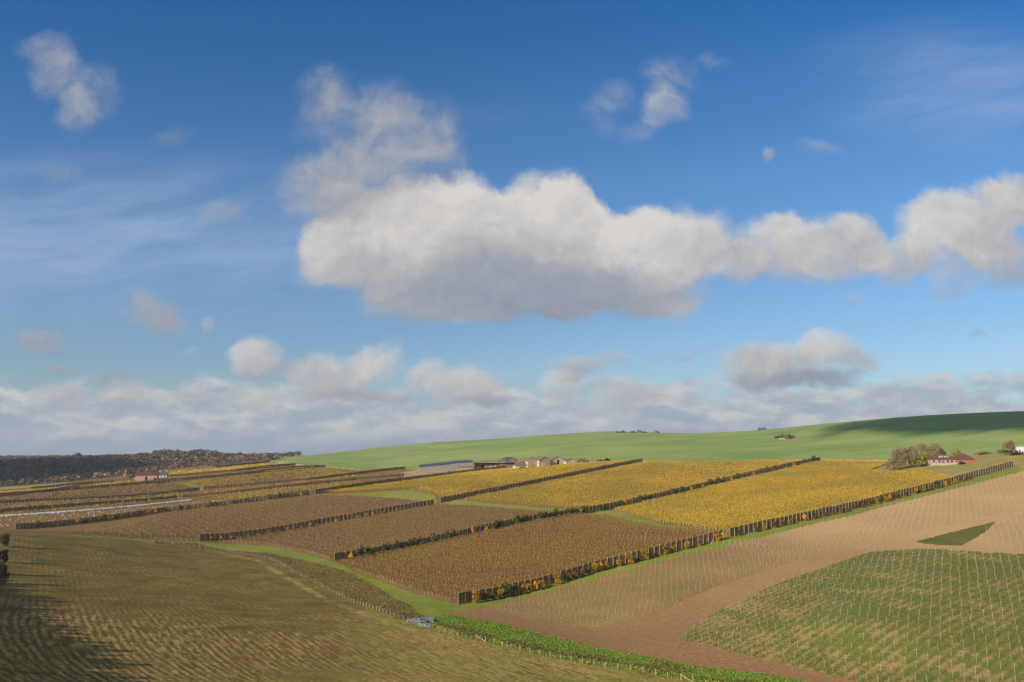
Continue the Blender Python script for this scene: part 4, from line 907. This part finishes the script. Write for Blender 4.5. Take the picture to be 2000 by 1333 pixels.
# ------------------------------------------------------------------ buildings
M_cream = simple('cream_render', alb(206,188,156,1.15), noise=.12, scale=.6); M_tanw = simple('sandy_boarding', alb(196,172,136,1.1), noise=.15, scale=.5)
M_greyw = simple('pale_grey_cladding', alb(150,150,144,.9), noise=.06, scale=.4); M_greyr = simple('blue_grey_roof_sheet', alb(88,92,98,.9), rough=.6, noise=.10, scale=.4)
M_asb = simple('weathered_cement_roof', alb(132,114,98,1.0), noise=.30, scale=.35); M_tile = simple('red_brown_tiles', alb(116,78,68,1.0), noise=.22, scale=.8)
M_brick = simple('red_brick', alb(170,108,82,1.0), noise=.2, scale=2); M_pink = simple('pink_brick_wall', alb(190,156,138,1.0), noise=.15, scale=1); M_redr = simple('dark_red_roof', alb(108,70,62,.95), noise=.2, scale=.6)
M_white = simple('white_paint', (.66,.64,.60,1), noise=.06); M_dark = simple('dark_glass', (.03,.035,.04,1), rough=.25, spec=.5, noise=.1); M_slate = simple('dark_slate', alb(84,86,94,1.2), noise=.15); M_timber = simple('brown_timber', alb(120,92,70,1.2), noise=.3, scale=2)
M_black = simple('dark_opening', (.02,.018,.016,1), noise=.1)
M_conc = simple('concrete', alb(170,160,140,1.2), noise=.2)
def bld(name, label, px, py, rz, cat='building', group=None):
    x, y, z = on(px, py); t = empty(name, (x, y, z), R(rz)); return tag(t, label, cat, group)
def gable(t, L, W, h, rise, wm, rm, x0=0, y0=0, z0=0, over=.35):
    """long axis along local y: gables at y0 and y0+L"""
    w = MB(); w.prism([(x0-W/2, z0-1.5), (x0+W/2, z0-1.5), (x0+W/2, z0+h), (x0, z0+h+rise), (x0-W/2, z0+h)], y0, y0+L); w.build('wall', wm, t)
    a = .22; k = rise / (W / 2)
    r = MB(); r.prism([(x0-W/2-over, z0+h-over*k+.02), (x0, z0+h+rise+.02), (x0+W/2+over, z0+h-over*k+.02), (x0+W/2+over, z0+h-over*k+a), (x0, z0+h+rise+a), (x0-W/2-over, z0+h-over*k+a)], y0-over, y0+L+over)
    return r.build('roof', rm, t)
def hip(t, L, W, h, rise, wm, rm, x0=0, y0=0, z0=0, over=.5):
    """long axis along local x"""
    MB().box(x0-L/2, y0-W/2, z0-1.5, x0+L/2, y0+W/2, z0+h).build('wall', wm, t)
    a, b_ = L/2+over, W/2+over; rl = max(.2, a - b_)
    v = [(x0-a,y0-b_,z0+h-.1),(x0+a,y0-b_,z0+h-.1),(x0+a,y0+b_,z0+h-.1),(x0-a,y0+b_,z0+h-.1),(x0-rl,y0,z0+h+rise),(x0+rl,y0,z0+h+rise)]
    return MB().add(v, [(0,3,2,1),(0,1,5,4),(1,2,5),(2,3,4,5),(3,0,4)]).build('roof', rm, t)
def pane(t, x, y, z, w, h, frame=M_white, glass=M_dark, d=.06):
    f = MB().box(x-w/2-.1, y-d, z-.1, x+w/2+.1, y-.003, z+h+.1).build('window', frame, t)
    MB().box(x-w/2, y-d-.03, z, x+w/2, y-d-.003, z+h).build('pane', glass, f)
# brick bungalow with tiled roof
t = bld('brick_bungalow', 'brick bungalow with red brown tiled roof and two white dormer windows', 1857, 906, -6, 'house')
sc = 1 / (FPX / t.location.y)
hip(t, 15.5, 9, 2.7, 3.6, M_pink, M_tile, x0=-6.2); hip(t, 11.5, 8.2, 2.8, 3.9, M_brick, M_tile, x0=6.9, y0=-1.6)
for i, x in enumerate((-7.0, -3.6)):
    d = MB().box(x-1.15, -3.4, 3.3, x+1.15, -.8, 5.0).build('dormer', M_white, t); MB().box(x-.85, -3.47, 3.7, x+.85, -3.405, 4.7).build('window', M_dark if i else M_slate, d)
    MB().box(x-.12, -3.52, 3.65, x+.12, -3.475, 4.75).build('mullion', M_white, d)
for x in (-12.3, -8.8, -3.6, -1.1): pane(t, x, -4.5, .9, 1.3, 1.3)
MB().box(-6.9, -4.58, .0, -5.9, -4.503, 2.1).build('door', M_timber, t)
pane(t, 3.4, -5.7, .9, 1.5, 1.3)
MB().box(.7, -.9, 5.2, 1.5, -.2, 7.7).build('chimney', M_brick, t)
MB().box(12.9, -5.6, -1, 14.4, -1.5, 2.2).build('porch_wall', M_brick, t)
MB().box(-14.5, -7.4, -1.2, 2.0, -7.1, .5).build('terrace_wall', M_conc, t)
def car(label, x, y, z, rz, col, group=None, src=[]):
    t = empty('parked_car', (x, y, z), rz); tag(t, label, 'car', group)
    pm = simple('car_paint', col, rough=.3, spec=.5, noise=.04)
    prof = [(-2.15,.35),(-2.1,.85),(-1.3,.98),(1.6,1.0),(2.1,.8),(2.15,.35)]
    mb = MB(); k = len(prof); mb.add([(a,-.85,b) for a,b in prof] + [(a,.85,b) for a,b in prof], [tuple(range(k)), tuple(range(2*k-1,k-1,-1))] + [(i,i+k,(i+1)%k+k,(i+1)%k) for i in range(k)]); mb.build('body', pm, t)
    cab = [(-1.15,.99),(-.55,1.5),(1.0,1.5),(1.75,1.0)]; mb = MB(); k = 4; mb.add([(a,-.72,b) for a,b in cab] + [(a,.72,b) for a,b in cab], [(0,1,2,3),(7,6,5,4)] + [(i,i+4,(i+1)%4+4,(i+1)%4) for i in range(4)]); mb.build('window_band', M_dark, t)
    MB().box(-.52,-.74,1.5,1.0,.74,1.56).build('roof', pm, t)
    for a in (-1.35, 1.35):
        for s_ in (-1, 1): MB().bar((a, s_*.86, .32), (a, s_*.62, .32), .32, k=10).build('wheel', M_black, t)
    return t
x, y, z = on(1879, 907.5); car('dark blue car parked beside the brick bungalow', x, y, z, R(8), (.02,.025,.05,1))
# white building cut by the right edge
t = bld('white_building', 'plain white building at the right edge of the picture, on the horizon bank', 2014, 884, 10)
gable(t, 12, 8.5, 3.6, .35, M_white, M_white)
pane(t, -1.5, 0, .9, 1.2, 1.1)
# winery
t = bld('winery_shed', 'long low grey winery shed with blue grey roof left of the barns', 862, 919, 6, 'winery')
MB().prism([(-22, -3), (-22, 3.4), (-4, 5.2), (-4, -3)], 0, 22).build('wall', M_greyw, t)
MB().prism([(-4+.005, -3), (-4+.005, 5.0), (16, 7.6), (32, 8.2), (32, -3)], -1.5, 24).build('wall', M_greyw, t)
MB().prism([(-22.6, 3.45), (-3.6, 5.35), (-3.6, 5.8), (-22.6, 3.9)], -.8, 23).build('roof', M_greyr, t)
MB().prism([(-4.6, 5.05), (16, 7.7), (32.6, 8.3), (32.6, 8.75), (16, 8.2), (-4.6, 5.5)], -2.3, 30).build('roof', M_greyr, t)
MB().add([(-22.6,0,3.5),(-3.6,0,5.4),(-3.6,22,7.2),(-22.6,22,5.4)], [(0,1,2,3)]).build('roof_slope', M_greyr, t)
MB().add([(-4.6,-2.2,5.52),(16,-2.2,8.22),(32.6,-2.2,8.77),(32.6,24,10.2),(16,24,9.6),(-4.6,24,7.2)], [(0,1,2,5),(2,3,4,5)]).build('roof_slope', M_greyr, t)
for i, x in enumerate((17.5, 20, 22.5, 25.5, 28, 30.5)): pane(t, x, -1.5, 3.0, 1.3, 1.1, frame=M_greyw)
t = bld('visitor_building', 'brown timber building with thin curved roof on dark columns beside the grey shed', 965, 918, 2, 'winery')
mb = MB(); k = 12; top = [(-22 + 44*i/k, 6.4 + 1.9 * math.sin(math.pi * (i/k) ** 1.2) * .75 + .6 * i/k) for i in range(k+1)]
mb.prism([(a, b) for a, b in top] + [(a, b + .9) for a, b in top[::-1]], -5, 16); mb.build('roof', M_asb, t)
mb = MB(); mb.prism([(a, b - .75) for a, b in top[7:]] + [(a, b - .02) for a, b in top[7:][::-1]], -4.5, 12); mb.build('eaves', M_timber, t)
MB().box(-20, 6, -3, 20, 15, 6.5).build('wall', M_timber, t); MB().box(-9, 1, -3, 3, 5.9, 4.6).build('pale_wall', M_cream, t); MB().box(4, -1, -3, 19, 5.8, 5.6).build('slatted_wall', M_timber, t)
for i in range(9): x = -19 + i * 2.6; MB().bar((x, -3.5, -2), (x + .2, -3.5, 6.6), .22).build('column', M_black if i % 2 else M_timber, t)
for i in range(3): MB().box(-18.5 + i*3.2, 5.85, -.5, -16.5 + i*3.2, 5.995, 4.5).build('opening', M_black, t)
t = bld('gable_shed', 'dark roofed gable end peeping above the curved roof', 1008, 913, 20)
gable(t, 18, 13, 7.2, 2.4, M_greyw, M_greyr, y0=12)
t = bld('low_barn', 'low brown roofed barn between the curved roof building and the tall sandy barn', 1024, 917.5, 12, 'barn')
hip(t, 16, 12, 3.6, 4.0, M_tanw, M_asb, y0=6); MB().box(5.2, -.09, -.5, 7.4, -.003, 3.0).build('door', M_white, t)
t = bld('tall_barn', 'tall sandy barn with blank rounded gable, leftmost of the three large barns', 1041, 916, 25, 'barn')
mb = MB(); pr = [(-5, -3), (5, -3), (5, 6.6), (3, 8.3), (0, 9.0), (-3, 8.3), (-5, 6.6)]; mb.prism(pr, 0, 20); mb.build('wall', M_tanw, t)
mb = MB(); mb.prism([(5.4, 6.4), (3.1, 8.42), (0, 9.15), (-3.1, 8.42), (-5.4, 6.4), (-5.4, 6.6), (-3.1, 8.62), (0, 9.35), (3.1, 8.62), (5.4, 6.6)], .1, 20.4); mb.build('roof', M_asb, t)
MB().box(1.2, -.1, -.6, 4.2, -.003, .7).build('door', M_black, t)
t = bld('gabled_barn', 'sandy barn with a tall white door, middle of the three large barns', 1064, 914, 28, 'barn')
gable(t, 24, 11.5, 6.6, 3.0, M_tanw, M_asb); MB().box(-3.2, -.12, -1, .4, -.003, 4.4).build('door', M_white, t)
t = bld('gabled_barn', 'sandy barn with a narrow black door, rightmost of the three large barns', 1090, 911, 24, 'barn')
gable(t, 24, 15, 4.8, 3.8, M_cream, M_asb); MB().box(-1.0, -.12, -1, .9, -.003, 5.6).build('door', M_black, t)
MB().add([(.5, 2, 8.75), (7.4, 2, 5.25), (7.4, 9, 5.25), (.5, 9, 8.75)], [(0,1,2,3)]).build('roof_light', M_conc, t)
t = bld('lean_to_barn', 'low pale roofed lean-to attached right of the large barns', 1116, 908.5, 24, 'barn')
gable(t, 20, 11, 3.2, 2.6, M_cream, M_asb)
cars = [(1122,906.5,'dark car closest to the barns',(.02,.02,.025,1)),(1131,905.5,'grey car, second from the barns',(.2,.2,.21,1)),(1141,904.5,'dark blue car near the barns, third from the left in the row',(.02,.03,.08,1)),(1149,903.5,'black car, fourth from the left in the row of parked cars',(.015,.015,.02,1)),
        (1157,902.5,'white car, fifth from the left in the row of parked cars',(.7,.7,.7,1)),(1166,902,'pale silver car, sixth from the left in the row of parked cars',(.55,.58,.6,1)),(1174,901.5,'dark green car, seventh from the left in the row',(.03,.06,.05,1))]
for i, (px, py, lb, col) in enumerate(cars): x, y, z = on(px, py); car(lb, x, y, z, R(200 + 6 * (i % 3)), col, 'cars parked right of the barns')
# pink barn and white cottage
t = bld('pink_barn', 'long pink brick barn with dark red roof below the wood', 287, 938, -90 - 10, 'barn')
t.rotation_euler.z = R(90 + 12)
gable(t, 20.5, 8.5, 4.8, 3.4, M_pink, M_redr, y0=-10.5)
MB().box(-4.36, -1.2, -1, -4.253, 1.0, 3.6).build('door', M_black, t); MB().prism([(-4.2,-1),(4.2,-1),(4.2,4.75),(0,8.1),(-4.2,4.75)], 10.005, 10.06).build('gable_wall', M_cream, t)
MB().box(-8, -8, -1.5, -4.27, -3, 2.6).build('lean_to', M_pink, t)
t = bld('white_cottage', 'small white cottage with dark slate roof and white chimneys', 316, 933, 0, 'house'); t.rotation_euler.z = R(90 + 12)
gable(t, 11, 6.5, 2.8, 3.2, M_white, M_slate, y0=-5.5)
MB().box(-.5, -5.4, 5, .5, -4.5, 7.4).build('chimney', M_white, t); MB().box(-.5, 1.5, 5, .5, 2.3, 7.6).build('chimney', M_white, t)
for y_ in (-3.5, 0, 3.2): MB().box(-3.36, y_-.5, .8, -3.253, y_+.5, 1.9).build('window', M_dark, t)
for i, px in enumerate((263.5, 268)):
    x, y, z = on(px, 937.5); t = empty('white_van', (x, y, z), R(20)); tag(t, 'white van parked left of the pink barn, ' + ('the outer one' if i == 0 else 'the one nearer the barn'), 'van')
    MB().prism([(-2.6,.4),(-2.6,2.1),(1.4,2.1),(2.1,1.2),(2.7,1.1),(2.7,.4)], -.95, .95).build('body', M_white, t); MB().prism([(1.38,1.25),(1.0,1.9),(1.42,2.02),(2.0,1.25)], -.97, .97).build('window_band', M_dark, t)
    for a in (-1.7, 1.8):
        for s_ in (-1, 1): MB().bar((a, s_*.98, .35), (a, s_*.7, .35), .35, k=8).build('wheel', M_black, t)
x, y, z = on(596, 912); t = empty('small_hut', (x, y, z)); tag(t, 'tiny white hut beside the pale track on the far hillside', 'hut')
gable(t, 2.5, 2.2, 2.0, .8, M_white, M_greyr)

# ------------------------------------------------------------------ heap of blue-grey sheeting by the fence
M_tarp = simple('blue_grey_sheeting', alb(118,128,136,.95), rough=.7, spec=.2, noise=.38, scale=1.6)
TP = [(806,1213,4.2,2.0,20),(815,1211,3.6,2.0,-15),(823,1215,4.0,2.0,5),(829,1210,3.8,1.8,30),(838,1210,4.0,1.7,-12),(826,1221,3.8,1.6,-20),(836,1222,3.6,1.5,-28),(843,1213,2.4,1.4,-35),(817,1217,2.6,1.4,10)]
for i, (px, py, L, W, rz) in enumerate(TP):
    x, y, z = on(px, py + 2); rng = np.random.default_rng(300 + i); k = 22; gx2, gy2 = np.meshgrid(np.linspace(-1, 1, k), np.linspace(-1, 1, k), indexing='ij')
    e = np.clip(1 - np.maximum(np.abs(gx2), np.abs(gy2)) ** 4, 0, 1) ** .6; a1, a2, a3 = rng.uniform(2, 6, 3)
    zz = e * (.55 + .16 * np.sin(a1*gx2*2 + a2*gy2) + .12 * np.abs(np.sin(a2*3*gx2 - a3*2*gy2)) + rng.normal(0, .06, e.shape)) * .95 + .05
    v = np.stack([gx2 * L/2 * .84 + .15*np.sin(3*gy2 + a1), gy2 * W/2 * .78 + .15*np.sin(3*gx2 + a2), zz], -1).reshape(-1, 3); vb = v.copy(); vb[:, 2] = -.2
    ii = np.arange(k*k).reshape(k, k); f = np.stack([ii[:-1,:-1], ii[1:,:-1], ii[1:,1:], ii[:-1,1:]], -1).reshape(-1, 4)
    ring = np.concatenate([ii[:, 0], ii[-1, 1:], ii[-2::-1, -1], ii[0, -2:0:-1]]); sd = np.stack([ring, np.roll(ring, -1), np.roll(ring, -1) + k*k, ring + k*k], -1)
    o = mesh_np('sheeting_bundle', np.concatenate([v, vb]), np.concatenate([f, sd]), M_tarp, smooth=False); o.location = (x, y, z); o.rotation_euler = (0, 0, R(rz))
    tag(o, 'crumpled blue grey sheeting bundle in the heap beside the fence and ditch', 'tarpaulin', 'bundles of sheeting heaped by the fence')

# ------------------------------------------------------------------ birds over the hill
for i, (px, py) in enumerate([(1320, 833), (1319, 838), (1326, 836)]):
    p = P(px, py, 700); b_ = empty('bird', tuple(p), R(40 * i)); tag(b_, 'small dark bird flying above the hill skyline, ' + ['the highest', 'the lowest', 'the rightmost'][i] + ' of three', 'bird')
    mb = MB(); mb.bar((-.3,0,0), (.1,0,.02), .04, .12, 7); mb.bar((.1,0,.02), (.32,0,.03), .12, .03, 7); mb.build('body', M_black, b_)
    for s_ in (-1, 1): MB().add([(.15,s_*.05,.05),(-.15,s_*.05,.05),(-.2,s_*.4,.28),(.1,s_*.45,.3),(-.12,s_*.85,.2),(.15,s_*.05,.08),(-.15,s_*.05,.08),(-.2,s_*.4,.31),(.1,s_*.45,.33)], [(0,3,2,1),(3,4,2),(5,6,7,8),(8,7,4)]).build('wing', M_black, b_)

# ------------------------------------------------------------------ clouds to the left and behind that shade the wood and the hill top
M_cl = simple('cloud_white', (.8,.8,.82,1), noise=.02)
def shade_cloud(px, py, sx, sy, m, seed, dist=3200, r=(14, 40)):
    q = land(px, py)[0]; c = Vector((q[0], q[1], hz(*q))) + SUN_DIR * dist; rng = np.random.default_rng(seed)
    ax = SUN_DIR.cross(Vector((0,0,1))).normalized(); up = ax.cross(SUN_DIR).normalized()
    oct_v = np.array([(1,0,0),(-1,0,0),(0,1,0),(0,-1,0),(0,0,1),(0,0,-1)], float); oct_f = np.array([(0,2,4),(2,1,4),(1,3,4),(3,0,4),(2,0,5),(1,2,5),(3,1,5),(0,3,5)])
    a = rng.normal(0, 1, m); b = rng.normal(0, 1, m); rr_ = rng.uniform(*r, m) * np.exp(-.18 * (a*a + b*b))
    cen = np.array(c)[None] + np.outer(a * sx, np.array(ax)) + np.outer(b * sy, np.array(up)) + np.outer(rng.normal(0, 60, m), np.array(SUN_DIR))
    v = (cen[:, None] + oct_v[None] * rr_[:, None, None]).reshape(-1, 3); f = (oct_f[None] + 6 * np.arange(m)[:, None, None]).reshape(-1, 3)
    return tag(mesh_np('cloud', v, f, M_cl), kind='stuff')
shade_cloud(1985, 820, 88, 24, 900, 1, r=(14, 34))

shade_cloud(-20, 922, 170, 40, 800, 2, r=(22, 55))

# small tufts in the open fields
M_st = leafmat('stubble_straw', tone((170,140,90),(130,110,60),(104,98,48),(184,152,100),(92,86,40)), tone((116,110,52),(100,98,44),(88,88,40),(136,124,62),(78,76,36)), .03, 1.1, contrast=(.42,.58))
M_gr = leafmat('field_grass', tone((108,116,52),(92,98,42),(126,126,60),(142,126,68)), k=1.2, up=1)
stub = RD['field'][0]; vis_ = lambda x, y: (np.abs(x) < .68*y) & (y > 100)
nearp = np.array([(-70,105),(75,105),(110,150),(20,235),(-90,330),(-230,420),(-300,430),(-260,360)])
okf = lambda x, y: inside(stub, x, y) & vis_(x, y)
tufts('stubble_tufts', nearp, 200000, M_st, .13, .09, dens=lambda x, y: okf(x, y) * np.clip(260/y - .35, .15, 1))
tufts('field_grass_tufts', young, 150000, M_gr, .22, .18, dens=lambda x, y: vis_(x, y) * (.5 + .5*np.sin(x*.11 + 2*np.sin(y*.07))))
tufts('soil_clods', young, 60000, M_st, .18, .08, dens=lambda x, y: vis_(x, y) * 1.0)
tufts('sprouting_weeds', bareU, 60000, M_gr, .22, .15, dens=lambda x, y: vis_(x, y) * np.clip((330 - y)/110, .05, 1) * (.35 + .35*np.sin(x*.16 + 2*np.sin(y*.11))))

# ------------------------------------------------------------------ air
hzm = bpy.data.materials.new('haze_air'); hzm.use_nodes = True; hzm.node_tree.nodes.clear()
pv = hzm.node_tree.nodes.new('ShaderNodeVolumePrincipled'); pv.inputs['Color'].default_value = (.80, .87, 1, 1); pv.inputs['Density'].default_value = .00009; pv.inputs['Anisotropy'].default_value = .2
hzm.node_tree.links.new(pv.outputs[0], hzm.node_tree.nodes.new('ShaderNodeOutputMaterial').inputs['Volume'])
tag(MB().box(-12500, -12500, -60, 12500, 12500, 190).build('haze', hzm), kind='stuff')
